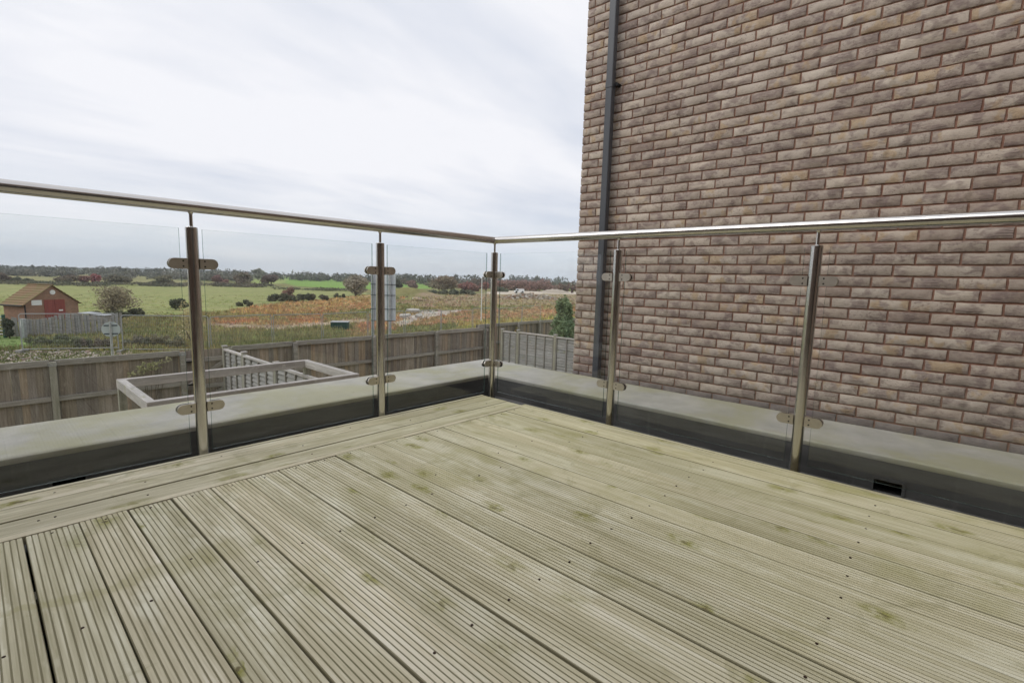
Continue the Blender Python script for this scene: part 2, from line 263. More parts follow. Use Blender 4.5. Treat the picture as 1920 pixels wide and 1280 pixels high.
COURSE=0.0769; Z0=-0.0888
def brick_material(name,dark=False):
    m=M(name,0.88,spec=0.2); wp=m.pos(); rn=m.math('FRACT',m.math('ADD',m.math('MULTIPLY',m.orand(),23.17),m.island()))
    off=m.n('ShaderNodeCombineXYZ'); m.l(m.math('MULTIPLY',rn,41.0),off.inputs[1]); m.l(m.math('MULTIPLY',rn,17.0),off.inputs[2])
    v=m.vadd(wp,off.outputs[0])
    big=m.noise(m.map(v,(1,9,14)),1,3,0.55,0.5); mid=m.noise(m.map(v,(1,26,48)),1,4,0.6,0.6); fine=m.noise(m.map(v,(1,150,260)),1,3,0.6)
    base=m.ramp(rn,[(0,(0.39,0.32,0.28)),(0.18,(0.46,0.395,0.35)),(0.4,(0.54,0.475,0.42)),(0.6,(0.49,0.43,0.385)),(0.8,(0.585,0.525,0.47)),(1,(0.43,0.36,0.32))])
    c=m.mix(m.rng(big,0.46,0.62,0,0.7,True),base,(0.25,0.195,0.19))
    r2=m.math('FRACT',m.math('MULTIPLY',rn,5.7)); bf=m.math('MULTIPLY',m.rng(m.noise(m.map(v,(1,12,10),loc=(0,5,3)),1,2),0.5,0.62,0,1,True),m.rng(r2,0.72,0.78))
    c=m.mix(m.math('MULTIPLY',bf,0.6),c,(0.47,0.34,0.20))
    c=m.mix(m.rng(mid,0.50,0.72,0,0.4),c,(0.60,0.54,0.48)); c=m.mix(m.rng(mid,0.30,0.44,0.45,0),c,(0.22,0.17,0.16))
    c=m.mix(m.rng(fine,0.3,0.7,0.2,0.0),c,(0.18,0.14,0.125)); r3=m.math('FRACT',m.math('MULTIPLY',rn,11.3))
    c=m.mix(1.0,c,m.ramp(r3,[(0,(0.86,0.85,0.86)),(0.5,(1.0,1.0,1.0)),(1,(1.12,1.13,1.12))]),'MULTIPLY')
    zz=m.math('FRACT',m.math('MULTIPLY',m.math('SUBTRACT',m.xyz(wp)[2],Z0),1/COURSE)); eg=m.math('MULTIPLY',m.math('ABSOLUTE',m.math('SUBTRACT',zz,0.5)),2.0)
    sm=m.rng(m.math('ADD',eg,m.math('MULTIPLY',m.math('SUBTRACT',m.noise(m.map(v,(1,30,40)),1,3,0.6),0.5),0.55)),0.84,1.0); c=m.mix(m.math('MULTIPLY',sm,0.75),c,(0.30,0.175,0.13))
    spk=m.math('MULTIPLY',m.rng(m.noise(m.map(v,(1,70,90)),1,3,0.65),0.56,0.66),m.rng(m.math('FRACT',m.math('MULTIPLY',rn,3.1)),0.45,0.6)); c=m.mix(m.math('MULTIPLY',spk,0.5),c,(0.17,0.125,0.12))
    c=m.mix(1.0,c,(0.985,0.945,0.885),'MULTIPLY')
    if dark: c=m.mix(0.72,c,(0.14,0.125,0.13))
    m.col(c)
    crease=m.n('ShaderNodeTexWave'); crease.wave_type='BANDS'; crease.bands_direction='Z'; m.l(m.map(v,(1,18,60)),crease.inputs['Vector']); crease.inputs['Scale'].default_value=0.25; crease.inputs['Distortion'].default_value=9; crease.inputs['Detail'].default_value=3
    cs=m.math('MULTIPLY',crease.outputs['Fac'],m.rng(big,0.54,0.68,0.0,0.8))
    h=m.math('ADD',m.math('ADD',m.math('MULTIPLY',mid,1.0),m.math('MULTIPLY',cs,0.55)),m.math('MULTIPLY',fine,0.35)); m.bump(h,0.004,0.8); return m
brick_m=brick_material('waterstruck_grey_brown_brick'); brick_dark=brick_material('dark_engineering_brick',True)
mort_m=M('red_brown_mortar',0.95,spec=0.1); wp=mort_m.pos(); q=mort_m.noise(mort_m.map(wp,(20,20,20)),1,4,0.6); q2=mort_m.noise(wp,2.2,4,0.6)
mort_m.col(mort_m.mix(mort_m.rng(q2,0.35,0.7,0,0.6),mort_m.ramp(q,[(0.3,(0.24,0.125,0.09)),(0.7,(0.35,0.195,0.145)) ]),(0.31,0.21,0.16))); mort_m.bump(mort_m.noise(wp,160,3,0.6),0.003,0.8)
anth=M('anthracite_coated_metal',0.38,spec=0.5); anth.col(anth.ramp(anth.noise(anth.map(anth.pos(),(8,8,2)),1,3),[(0.3,(0.062,0.066,0.075)),(0.7,(0.085,0.09,0.10))]))
screw_m=M('rusty_brown_screw_head',0.6,0.3); screw_m.col((0.055,0.032,0.022))

# ------------------------------------------------------------------ deck
deck=thing('timber_deck','weathered grooved timber deck of the roof terrace in front of the glass railing','deck')
def board_mesh(name,width,length,ribs=9,nseg=14,thick=0.027,amp=0.0012,fine=False):
    """grooved board, centred on x, from y=0 to y=-length, top at z=0"""
    if fine: ribs=ribs
    prof=[]; pitch=width/ribs; gw=0.0028 if not fine else 0.0014; gd=0.0026 if not fine else 0.0010; c=0.0009 if not fine else 0.0004
    x0=-width/2; prof.append((x0,-thick)); prof.append((x0,-0.003)); prof.append((x0+0.002,0))
    for i in range(1,ribs):
        xc=x0+pitch*i; prof+= [(xc-gw/2-c,0),(xc-gw/2,-c),(xc-gw/2+0.0004,-gd),(xc+gw/2-0.0004,-gd),(xc+gw/2,-c),(xc+gw/2+c,0)]
    prof+=[(-x0-0.002,0),(-x0,-0.003),(-x0,-thick)]
    prof=np.array(prof); k=len(prof); ys=np.linspace(0,-length,nseg); ph=random.random()*6; V=[]
    for y in ys:
        dx=amp*math.sin(y*1.3+ph); dz=0.0006*math.sin(y*2.1+ph*2)
        V+=[(px+dx,y,pz+dz) for px,pz in prof]
    F=[(i*k+j,i*k+j+1,(i+1)*k+j+1,(i+1)*k+j) for i in range(nseg-1) for j in range(k-1)]
    F+=[(i*k+k-1,i*k,(i+1)*k,(i+1)*k+k-1) for i in range(nseg-1)]
    F+=[tuple(range(k))[::-1],tuple(range((nseg-1)*k,nseg*k))]
    g=G(); g.add(V,F); return g.mesh(name,deck_m)
scr=G(); scr.tube((0,0,-0.003),(0,0,0.0008),0.0036,seg=10); scr.tube((0,0,0.0007),(0,0,0.0012),0.0020,seg=6); scr_me=scr.mesh('screw_head',screw_m)
P_B=0.1268; board_me=[board_mesh('deck_board_mesh',0.1212+0.0008*_,3.06) for _ in range(5)]
bx=[-2.5+P_B*k for k in range(-3,19)]            # gaps between boards
for i in range(len(bx)-1):
    xc=(bx[i]+bx[i+1])/2; o=ob('deck_board',board_me[i%5],deck,(xc+random.uniform(-.0009,.0009),-0.464+random.uniform(-.002,.001),random.uniform(-.0012,.0008)),(0,0,random.uniform(-.0004,.0004)))
    for ys in (-0.487,-1.09,-1.725,-2.34,-2.95):
        s=ob('screw',scr_me,o,(random.uniform(-.004,.004),ys+0.464+random.uniform(-.008,.008),0.0002))
        if ys in(-1.09,) and random.random()<.3: s.location.y+=0.14
# ripped outer board and its edge
g=G(); me=board_mesh('narrow_deck_board_mesh',0.068,3.06,5); ob('deck_board',me,deck,(-0.1805,-0.434,0),label='narrow ripped deck board along the right edge')
# border boards across the ends
def border(y0,y1,x1,ribs,name='deck_board',L=3.25,fine=True,sc_x=(),label=None,me=None):
    w=y0-y1-0.004; me=board_mesh('border_board_mesh',w,L,ribs,10,fine=fine)
    o=ob(name,me,deck,(x1,(y0+y1)/2,random.uniform(-.0008,.0008)),(0,0,R(-90)),label=label)
    for sx in sc_x: ob('screw',scr_me,o,(random.uniform(-.01,.01),-(x1-sx),0.0002))
border(-0.075,-0.179,-0.150,12,sc_x=(-0.6,-1.22,-1.85,-2.4))
border(-0.181,-0.301,-0.152,14,sc_x=(-0.3,-0.9,-1.53,-2.15))
border(-0.304,-0.423,-0.156,14,sc_x=(-0.33,-0.92,-1.55,-2.17,-2.42,-2.46))
g=G(); g.box(-0.0165,0.0165,-3.25,0,-0.027,0.0012); ob('deck_edge_strip',g.mesh('edge_strip_mesh',trim_m),deck,(-0.162,-0.4435,0),(0,0,R(-90)))
g=G(); g.box(-0.011,0.011,-3.06,0,-0.145,0.0008); ob('deck_fascia',g.mesh('fascia_mesh',trim_m),deck,(-0.133,-0.434,0))
g=G(); g.box(-0.011,0.011,-3.25,0,-0.145,0.0006); ob('deck_fascia',g.mesh('fascia_mesh',trim_m),deck,(-0.150,-0.063,0),(0,0,R(-90)))
for y in (-0.8,-1.4,-2.0,-2.6,-3.2):
    g=G(); g.box(-3.2,-0.16,y-0.022,y+0.022,-0.13,-0.030); ob('joist',g.mesh('joist_mesh',trim_m),deck)

# ------------------------------------------------------------------ roof, parapet
PZ=0.026
roof=thing('flat_roof','dark membrane roof under the deck with its raised grey parapet round the corner','roof')
g=G(); g.box(-4.6,0.362,-3.6,0.362,-0.30,-0.185); ob('roof_membrane',g.mesh('roof_membrane_mesh',gut_m),roof)
def parapet(axis):
    """cap along -x (axis 0) or along -y (axis 1); mitred at the corner, inner edge rolled"""
    inn,out,L=0.359,(0.932 if axis==0 else 0.901),5.0
    o2=0.901 if axis==0 else 0.932     # mitre uses the other run's outer edge
    prof=[(inn+0.004,-0.30),(inn+0.004,-0.030),(inn,-0.018),(inn+0.002,-0.007),(inn+0.010,-0.001),(inn+0.022,0.0),(out-0.02,0.004),(out-0.006,0.002),(out,-0.006),(out,-0.060),(out-0.03,-0.062)]
    V=[];N=26
    for j in range(N):
        t=j/(N-1)
        for (u,z) in prof:
            k=(u-inn)/(out-inn); m=inn+k*(o2-inn); a=m+(-L-m)*(t**1.0); w=0.0016*math.sin(a*5+u*3)+0.001*math.sin(a*17)
            p=(a,u,PZ+z+w*(z>-0.02)) if axis==0 else (u,a,PZ+z+w*(z>-0.02)); V.append(p)
    k=len(prof); g=G(); F=[];MI=[]
    for j in range(N-1):
        for i in range(1,k-1): F.append((j*k+i,j*k+i+1,(j+1)*k+i+1,(j+1)*k+i))
    g.add(V,F,0); me=g.mesh('parapet_cap_mesh',cap_m,40); ob('parapet_cap',me,roof)
parapet(0); parapet(1)
def upstand(axis,h0,h1,zlo,zhi):
    """inner face with a scupper hole between h0 and h1 (positions along the run)"""
    inn=0.363; zt,zb=PZ-0.024,-0.185; A=[-4.6,h0,h1,inn]; g=G()
    def q(a0,a1,z0,z1,i0=inn,i1=inn,mi=0):
        P=[(a0,i0,z0),(a1,i0,z0),(a1,i1,z1),(a0,i1,z1)]
        if axis==1: P=[(u,a,z) for a,u,z in P]
        g.add(P,[(0,1,2,3)],mi)
    zs=[zt,-0.05,zb]
    N=12
    for s0,s1 in ((A[0],A[1]),(A[2],A[3])):
        for i in range(N): q(s0+(s1-s0)*i/N,s0+(s1-s0)*(i+1)/N,zb,zt)
    q(A[1],A[2],zhi,zt); q(A[1],A[2],zb,zlo)
    for (a0,a1) in ((A[1],A[1]),(A[2],A[2])):
        P=[(a0,inn,zlo),(a0,inn+.3,zlo),(a0,inn+.3,zhi),(a0,inn,zhi)]; P=[(u,a,z) for a,u,z in P] if axis==1 else P; g.add(P,[(0,1,2,3)],1)
    P=[(A[1],inn,zlo),(A[2],inn,zlo),(A[2],inn+.3,zlo),(A[1],inn+.3,zlo),(A[1],inn,zhi),(A[2],inn,zhi),(A[2],inn+.3,zhi),(A[1],inn+.3,zhi)]
    P=[(u,a,z) for a,u,z in P] if axis==1 else P
    g.add(P,[(0,1,2,3),(4,5,6,7),(2,3,7,6)],1)
    me=g.mesh('upstand_mesh',[up_m,dark_hole]); ob('upstand',me,roof)
    fr=G(); c=0.012
    for (a0,a1,z0,z1) in ((h0-c,h1+c,zhi,zhi+c),(h0-c,h0,zlo,zhi),(h1,h1+c,zlo,zhi)):
        if axis==0: fr.box(a0,a1,inn-0.008,inn+0.001,z0,z1)
        else: fr.box(inn-0.008,inn+0.001,a0,a1,z0,z1)
    ob('overflow_outlet',fr.mesh('outlet_mesh',up_m),roof)
    # heat-welded seam lap near the foot of the upstand
    s=G()
    if axis==0: s.hexa([(-4.6,inn-0.030,-0.185),(inn-.03,inn-0.030,-0.185),(inn-.03,inn,-0.185),(-4.6,inn,-0.185),(-4.6,inn-0.005,-0.160),(inn-.03,inn-0.005,-0.160),(inn-.03,inn,-0.155),(-4.6,inn,-0.155)])
    else: s.hexa([(inn-0.030,-4.6,-0.185),(inn,-4.6,-0.185),(inn,inn-.03,-0.185),(inn-0.030,inn-.03,-0.185),(inn-0.005,-4.6,-0.160),(inn,-4.6,-0.155),(inn,inn-.03,-0.155),(inn-0.005,inn-.03,-0.160)])
    ob('membrane_lap',s.mesh('lap_mesh',up_m),roof)
HL0,HL1=at_y(98,905,0.36)[0],at_y(160,895,0.36)[0]
HR0,HR1=at_x(1690,925,0.36)[1],at_x(1638,905,0.36)[1]
upstand(0,HL0,HL1,-0.152,at_y(150,893,0.36)[2]); upstand(1,HR0,HR1,-0.152,at_x(1660,901,0.36)[2])
# outside walls of the lower storey under the parapet
own=M('red_brown_house_brick',0.9,spec=0.15); bt=own.n('ShaderNodeTexBrick'); sx=own.xyz(own.pos()); cb=own.n('ShaderNodeCombineXYZ'); own.l(own.math('ADD',sx[0],sx[1]),cb.inputs[0]); own.l(sx[2],cb.inputs[1]); own.l(cb.outputs[0],bt.inputs['Vector'])
for k_,v_ in (('Scale',1.0),('Mortar Size',0.006),('Brick Width',0.225),('Row Height',0.075)): bt.inputs[k_].default_value=v_
bt.inputs['Color1'].default_value=(0.24,0.17,0.13,1); bt.inputs['Color2'].default_value=(0.17,0.12,0.10,1); bt.inputs['Mortar'].default_value=(0.2,0.17,0.14,1); own.col(bt.outputs['Color'])
g=G(); g.box(-4.6,0.872,0.80,0.903,-2.9,PZ-0.03); g.box(0.772,0.872,-3.6,0.80,-2.9,PZ-0.03); ob('lower_wall',g.mesh('lower_wall_mesh',own),roof)

# ------------------------------------------------------------------ glass railing
rail=thing('glass_railing','stainless steel post and clear glass railing turning the corner of the deck','railing')
HRZ=1.0940; RR=0.0242; PT=1.007; PB=-0.185
posts=[((-2.829,0),'x'),((-1.886,0),'x'),((-0.9433,0),'x'),((0,0),'xy'),((0,-1.005),'y'),((0,-2.0075),'y'),((0,-3.01),'y')]
def handrail(p0,p1,corner):
    g=G(); seg=28; V=[]
    for end,c in ((0,p0),(1,p1)):
        for i in range(seg):
            t=2*math.pi*i/seg; w=RR*math.cos(t); z=HRZ+RR*math.sin(t)
            if p0[1]==p1[1]: x=c[0]+(w if c==corner else 0); V.append((x,c[1]+w,z))
            else: y=c[1]+(w if c==corner else 0); V.append((c[0]+w,y,z))
    g.add(V,[(i,i+seg,(i+1)%seg+seg,(i+1)%seg) for i in range(seg)]+[tuple(range(seg)),tuple(range(2*seg-1,seg-1,-1))])
    return ob('handrail',g.mesh('handrail_mesh',steel,30),rail)
handrail((-3.9,0),(0,0),(0,0)); handrail((0,0),(0,-3.9),(0,0))
pg=G(); pg.tube((0,0,PB),(0,0,PT-0.002),0.0242,seg=28); pg.tube((0,0,PT-0.002),(0,0,PT),0.0242,0.0225,seg=28); post_me=pg.mesh('post_mesh',steel,30)
sg=G(); sg.tube((0,0,PT),(0,0,PT+0.004),0.0105,0.0075,seg=16); sg.tube((0,0,PT+0.004),(0,0,HRZ-RR-0.003),0.0072,seg=16); sg.tube((0,0,HRZ-RR-0.006),(0,0,HRZ-RR+0.006),0.0078,0.0130,seg=16); spin_me=sg.mesh('spindle_mesh',steel,30)
fg=G(); fg.tube((0,0,PB),(0,0,PB+0.008),0.055,seg=24); fg.tube((0,0,PB+0.008),(0,0,PB+0.014),0.030,0.0245,seg=24); foot_me=fg.mesh('base_flange_mesh',steel,30)
# clamp: D shaped cheeks each side of the pane, black gasket between; local +x points away from the post
def dshape(x0,x1,h,n=10):
    r=h/2; return [(x0,-r),(x1-r,-r)]+[(x1-r+r*math.sin(math.pi*i/n),-r*math.cos(math.pi*i/n)) for i in range(1,n)]+[(x1-r,r),(x0,r)]
def clamp_mesh():
    g=G()
    for s in (-1,1):
        o=[(x,s*0.0070,z) for x,z in dshape(0.0225,0.0945,0.0455)]; g.prism(o,(0,s*0.0085,0)); o=[(x,s*0.0155,z) for x,z in dshape(0.0235,0.0935,0.0435)]; g.prism(o,(0,s*0.0008,0))
    g.box(0.0225,0.036,-0.0068,0.0068,-0.022,0.022)
    return g.mesh('clamp_mesh',plate,35)
clamp_me=clamp_mesh()
gg=G(); gg.prism([(x,-0.0066,z) for x,z in dshape(0.046,0.0925,0.0435)],(0,0.0020,0)); gg.prism([(x,0.0046,z) for x,z in dshape(0.046,0.0925,0.0435)],(0,0.0020,0)); gask_me=gg.mesh('gasket_mesh',rubber,35)
cs=G()
cs.tube((0.041,-0.01645,0),(0.041,0.01645,0),0.0038,seg=10)
csc_me=cs.mesh('clamp_screw_mesh',rubber,35)
for (x,y),ax in posts:
    p=ob('post',post_me,rail,(x,y,0)); ob('spindle',spin_me,p); ob('base_flange',foot_me,p)
    dirs=[]
    if 'x' in ax: dirs.append(R(180)); 
    if ax=='x': dirs.append(0.0)
    if 'y' in ax: dirs.append(R(-90))
    if ax=='y': dirs.append(R(90))
    for dz in (0.850,0.2085):
        for a in dirs:
            c=ob('clamp',clamp_me,rail,(x,y,dz),(0,0,a)); ob('gasket',gask_me,c); ob('clamp_screw',csc_me,c,(0,0,0.0115)); ob('clamp_screw',csc_me,c,(0,0,-0.0115))
def pane(a0,a1,axis):
    g=G(); t=0.0045; z0,z1=0.001,1.000
    P=[(a0,-t,z0),(a1,-t,z0),(a1,t,z0),(a0,t,z0),(a0,-t,z1),(a1,-t,z1),(a1,t,z1),(a0,t,z1)]
    if axis==1: P=[(u,a,z) for a,u,z in P]
    g.add(P,[(3,2,1,0),(4,5,6,7)],1); g.add(P,[(0,1,5,4),(2,3,7,6)],0); g.add(P,[(1,2,6,5),(3,0,4,7)],1)
    me=bpy.data.meshes.new('glass_pane_mesh'); 
    me=g.mesh('glass_pane_mesh',[glass,glass_edge]); ob('glass_pane',me,rail)
for a0,a1 in ((-2.782,-1.934),(-1.846,-0.9965),(-0.8965,-0.078)): pane(a0,a1,0)
for a0,a1 in ((-0.955,-0.060),(-1.960,-1.056),(-2.960,-2.058)): pane(a0,a1,1)

# ------------------------------------------------------------------ brick building on the right
WA=R(-1.5); WT=-np.array([math.sin(WA),math.cos(WA),0]); WN=np.array([-math.cos(WA),math.sin(WA),0])   # along wall (towards the camera side), outward normal
WO=np.array([1.5895,0.3885,0.0])
bld=thing('brick_building','grey brown brick building end wall rising on the right beyond the railing','building')
def wp_(s,z,o=0.0): p=WO+WT*s+WN*o; return (p[0],p[1],z)
COURSE=0.0769; Z0=-0.0888; BL=0.2235
def brick_mesh(i,w=0.2115,h=0.0650):
    rr=random.Random(i); nx,nz=7,4; V=[]; 
    for b in range(nz):
        for a in range(nx):
            u=a/(nx-1); q=b/(nz-1); edge=(a in(0,nx-1)) or (b in(0,nz-1)); 
            x=(u-.5)*w; z=(q-.5)*h
            if edge: o=-0.0022+rr.uniform(-.001,.001); x+=rr.uniform(-.0018,.0016); z+=rr.uniform(-.0018,.0013)
            else:
                o=rr.uniform(-.0014,.0014)
                if a in(1,nx-2): x+=math.copysign(w/(nx-1)*0.90,x)
                if b in(1,nz-2): z+=math.copysign(h/(nz-1)*0.88,z)
            V.append((x,o,z))
    F=[(b*nx+a,b*nx+a+1,(b+1)*nx+a+1,(b+1)*nx+a) for b in range(nz-1) for a in range(nx-1)]
    ring=[a for a in range(nx)]+[b*nx+nx-1 for b in range(1,nz)]+[(nz-1)*nx+a for a in range(nx-2,-1,-1)]+[b*nx for b in range(nz-2,0,-1)]
    base=len(V); V+=[(V[i_][0],-0.022,V[i_][2]) for i_ in ring]; k=len(ring)
    F+=[(ring[j],base+j,base+(j+1)%k,ring[(j+1)%k]) for j in range(k)]
    return np.array(V),F
NV=14; full=[brick_mesh(i) for i in range(NV)]; half=[brick_mesh(50+i,0.1015) for i in range(4)]
rotz=math.atan2(WT[1],WT[0])   # local +x runs along WT; local +y must be outward normal
lx=np.array([WT[0],WT[1]]); ly=np.array([WN[0],WN[1]]); flip=(lx[0]*ly[1]-lx[1]*ly[0])<0
def finish(VF,name,mat):
    V,F=VF; V=V.copy()
    if flip: V[:,0]*=-1
    g=G(); g.add(V,F); return g.mesh(name,mat,60)
rz=math.atan2(-WN[0],WN[1])
full_me=[finish(v_,'brick_mesh',brick_m) for v_ in full]; half_me=[finish(v_,'half_brick_mesh',brick_m) for v_ in half]
fulld_me=[finish(v_,'dark_brick_mesh',brick_dark) for v_ in full[:4]]
S_MAX,ROW0,ROW1=5.2,-8,62
bricks=[]
for r_ in range(ROW0,ROW1):
    zc=Z0+COURSE*(r_+.5); j0=0.188 if r_%2==0 else 0.188-BL/2
    segs=[(-0.0,j0-0.005)]; s=j0
    while s<S_MAX: segs.append((s+0.005,s+BL-0.005)); s+=BL
    for k_,(a,b) in enumerate(segs):
        sc_=(a+b)/2; c=np.array(wp_(sc_,zc)); X,Y,D=to_px(c); vis=(-30<X<1950 and -30<Y<1300 and D>0.3 and zc>-0.16)
        area=(0.22*0.075)*abs((c-CAM)@WN)/D**3 if vis else 0
        bricks.append((area,r_,sc_,zc,b-a))
order=sorted(range(len(bricks)),key=lambda i:-bricks[i][0]); top=set(order[:300])
stV=[];stF=[];stD=[];stDF=[]; nS=nD=0
RM=np.array([[math.cos(rz),-math.sin(rz),0],[math.sin(rz),math.cos(rz),0],[0,0,1]])
for i,(area,r_,sc_,zc,wd) in enumerate(bricks):
    isf=wd>0.15; off=random.uniform(-.0018,.0022); zj=random.uniform(-.0012,.0012); tilt=random.uniform(-.006,.006)
    p=wp_(sc_,zc+zj,off)
    if i in top and r_>=0:
        me=full_me[random.randrange(NV)] if isf else half_me[random.randrange(4)]
        o=ob('brick',me,bld,p,(0,tilt,rz)); 
        if isf: o.scale=(wd/0.2135,1,1)
    else:
        V,F=(full[random.randrange(NV)] if isf else half[random.randrange(4)]); V=V.copy(); V[:,0]*=wd/(0.2125 if isf else 0.1015)
        if flip: V[:,0]*=-1
        V=V@RM.T+np.array(p)
        if r_<0: stD.append(V); stDF+= [tuple(q+nD for q in f) for f in F]; nD+=len(V)
        else: stV.append(V); stF+= [tuple(q+nS for q in f) for f in F]; nS+=len(V)
for Vs,Fs,mt,nm in ((stV,stF,brick_m,'outer_bricks'),(stD,stDF,brick_dark,'dark_base_bricks')):
    me=bpy.data.meshes.new(nm); me.from_pydata([tuple(p) for p in np.concatenate(Vs)],[],Fs); me.materials.append(mt.m); fix_normals(me)
    me.polygons.foreach_set('use_smooth',[True]*len(me.polygons)); me.set_sharp_from_angle(angle=R(60)); ob(nm,me,bld,kind='stuff')
g=G(); zt=Z0+COURSE*ROW1
def wbox(g,s0,s1,o0,o1,z0,z1,mi=0): g.hexa([wp_(s0,z0,o0),wp_(s1,z0,o0),wp_(s1,z0,o1),wp_(s0,z0,o1),wp_(s0,z1,o0),wp_(s1,z1,o0),wp_(s1,z1,o1),wp_(s0,z1,o1)],mi)
wbox(g,0.006,S_MAX+.2,-6.0,-0.0085,-2.9,zt); ob('wall_core',g.mesh('wall_core_mesh',mort_m),bld)
g=G(); wbox(g,-0.03,S_MAX+.25,-6.05,0.03,zt,zt+0.06); ob('roof_coping',g.mesh('coping_mesh',anth),bld)
# corner return: brick ends seen along the arris
g=G()
for r_ in range(ROW0,ROW1):
    zc=Z0+COURSE*(r_+.5); a=random.uniform(-.002,.001); wbox(g,a-0.001,0.03,-0.10 if r_%2 else -0.212,-0.0052,zc-0.0325,zc+0.0325)
ob('corner_bricks',g.mesh('corner_brick_mesh',brick_m),bld,kind='stuff')
# downpipe
def on_wall(px,py,o): P0=WO+WN*o; r=ray(px,py); k=((P0-CAM)@WN)/(r@WN); return CAM+k*r
def s_of(px,py,o): return float((on_wall(px,py,o)-WO)@WT)
po=0.095
sL=(s_of(1143,0,po)+s_of(1111,690,po))/2; sR=(s_of(1154.5,0,po)+s_of(1121.5,690,po))/2
print('pipe s',s_of(1143,0,po),s_of(1111,690,po),s_of(1154.5,0,po),s_of(1121.5,690,po))
PW=0.068; sM=(sL+sR)/2; o0,o1=0.032,po
def pipe_seg(z0,z1,grow=0.0,name='downpipe'):
    g=G(); a,b=sM-PW/2-grow,sM+PW/2+grow; c=0.006; O=[(a+c,o0-grow),(b-c,o0-grow),(b,o0-grow+c),(b,o1+grow-c),(b-c,o1+grow),(a+c,o1+grow),(a,o1+grow-c),(a,o0-grow+c)]
    g.prism([wp_(s,z0,o) for s,o in O],(0,0,z1-z0)); return g.mesh(name+'_mesh',anth,20)
zj=on_wall(1141,158,po)[2]; zj2=on_wall(1118,516,po)[2]
pipe=ob('downpipe',pipe_seg(-2.8,zt),bld)
for z in (zj,zj2,zj-3.0):
    ob('pipe_collar',pipe_seg(z-0.028,z+0.028,0.0035,'pipe_collar'),pipe)
    g=G(); wbox(g,sM-0.012,sM+0.012,-0.004,o0+0.002,z-0.014,z+0.014); wbox(g,sM+PW/2+.002,sM+PW/2+0.020,0.012,0.050,z-0.012,z+0.012); g.tube(wp_(sM+PW/2+0.022,z,-0.005),wp_(sM+PW/2+0.022,z,0.058),0.016,seg=14)
    ob('pipe_bracket',g.mesh('pipe_bracket_mesh',rubber,30),pipe)

# ------------------------------------------------------------------ own house behind the deck
house=thing('own_house','brick house wall with sliding glass doors behind the deck','house')
g=G(); g.box(-9,-3.0,-3.85,-3.62,-2.9,4.2); g.box(-1.1,1.0,-3.85,-3.62,-2.9,4.2); g.box(-3.0,-1.1,-3.85,-3.62,2.15,4.2); g.box(-3.0,-1.1,-3.85,-3.62,-2.9,-0.05); g.box(-5.6,-5.3,-3.62,2.45,-2.9,4.2); ob('wall',g.mesh('house_wall_mesh',own),house)
door=ob('sliding_door',None,house)
g=G()
for a,b in ((-3.0,-2.94),(-2.08,-2.02),(-1.16,-1.1)): g.box(a,b,-3.78,-3.70,-0.05,2.15)
g.box(-2.94,-1.16,-3.78,-3.70,2.09,2.15); g.box(-2.94,-1.16,-3.78,-3.70,-0.05,0.0); ob('door_frame',g.mesh('door_frame_mesh',anth),door)
g=G(); g.box(-2.94,-2.08,-3.745,-3.735,0,2.09); g.box(-2.02,-1.16,-3.745,-3.735,0,2.09); ob('door_pane',g.mesh('door_pane_mesh',glass),door)
g=G(); g.box(-3.2,-0.9,-5.9,-5.85,-0.1,2.4); g.box(-3.2,-3.15,-5.85,-3.86,-0.1,2.4); g.box(-0.95,-0.9,-5.85,-3.86,-0.1,2.4); g.box(-3.15,-0.95,-5.85,-3.86,2.35,2.4); g.box(-3.15,-0.95,-5.85,-3.86,-0.1,-0.06); ob('room_wall',g.mesh('room_wall_mesh',own),house)
# ------------------------------------------------------------------ ground
GF=-3.7; GG=-2.9
def gz(x,y):
    x=np.asarray(x,float); y=np.asarray(y,float)
    t=np.clip((y-11.6)/8.0,0,1); t=t*t*(3-2*t); z=GG+(GF-GG)*t
    z=z+0.05*np.sin(x*0.9+1.3*np.sin(y*0.31))*np.sin(y*0.7+0.5*x*0.3)*t*np.exp(-np.hypot(x,y)/160)
    mx_,my_=MOUND[0],MOUND[1]; z=z+2.3*np.exp(-(((x-mx_)/7.5)**2+((y-my_)/5.0)**2))
    return z
MOUND=(0,0); _m=at_z(757,561,GF); MOUND=(_m[0]+3,_m[1]+3)
def gp(px,py):
    p=at_z(px,py,GF); 
    for _ in range(6): p=at_z(px,py,float(gz(p[0],p[1])))
    return p
def hash2(ix,iy,seed):
    h=(ix*374761393+iy*668265263+seed*144665)&0x7fffffff; h=((h^(h>>13))*1274126177)&0x7fffffff; return ((h^(h>>16))&0xffff)/65535.0
def vnoise(x,y,seed=0):
    ix=np.floor(x).astype(np.int64); iy=np.floor(y).astype(np.int64); fx=x-ix; fy=y-iy; fx=fx*fx*(3-2*fx); fy=fy*fy*(3-2*fy)
    a=hash2(ix,iy,seed);b=hash2(ix+1,iy,seed);c=hash2(ix,iy+1,seed);d=hash2(ix+1,iy+1,seed)
    return (a*(1-fx)+b*fx)*(1-fy)+(c*(1-fx)+d*fx)*fy
def fbm(x,y,seed=0,o=4):
    s=0;a=0.5
    for i in range(o): s=s+a*vnoise(x*2**i,y*2**i,seed+i*7); a*=0.5
    return s/(1-0.5**o)
def inpoly(X,Y,poly):
    c=np.zeros(X.shape,bool); n=len(poly)
    for i in range(n):
        x1,y1=poly[i]; x2,y2=poly[(i+1)%n]
        if y1==y2: continue
        hit=((y1>Y)!=(y2>Y))&(X<(x2-x1)*(Y-y1)/(y2-y1)+x1); c^=hit
    return c
def gpoly(pts): return [tuple(at_z(px,py,GF)[:2]) for px,py in pts]
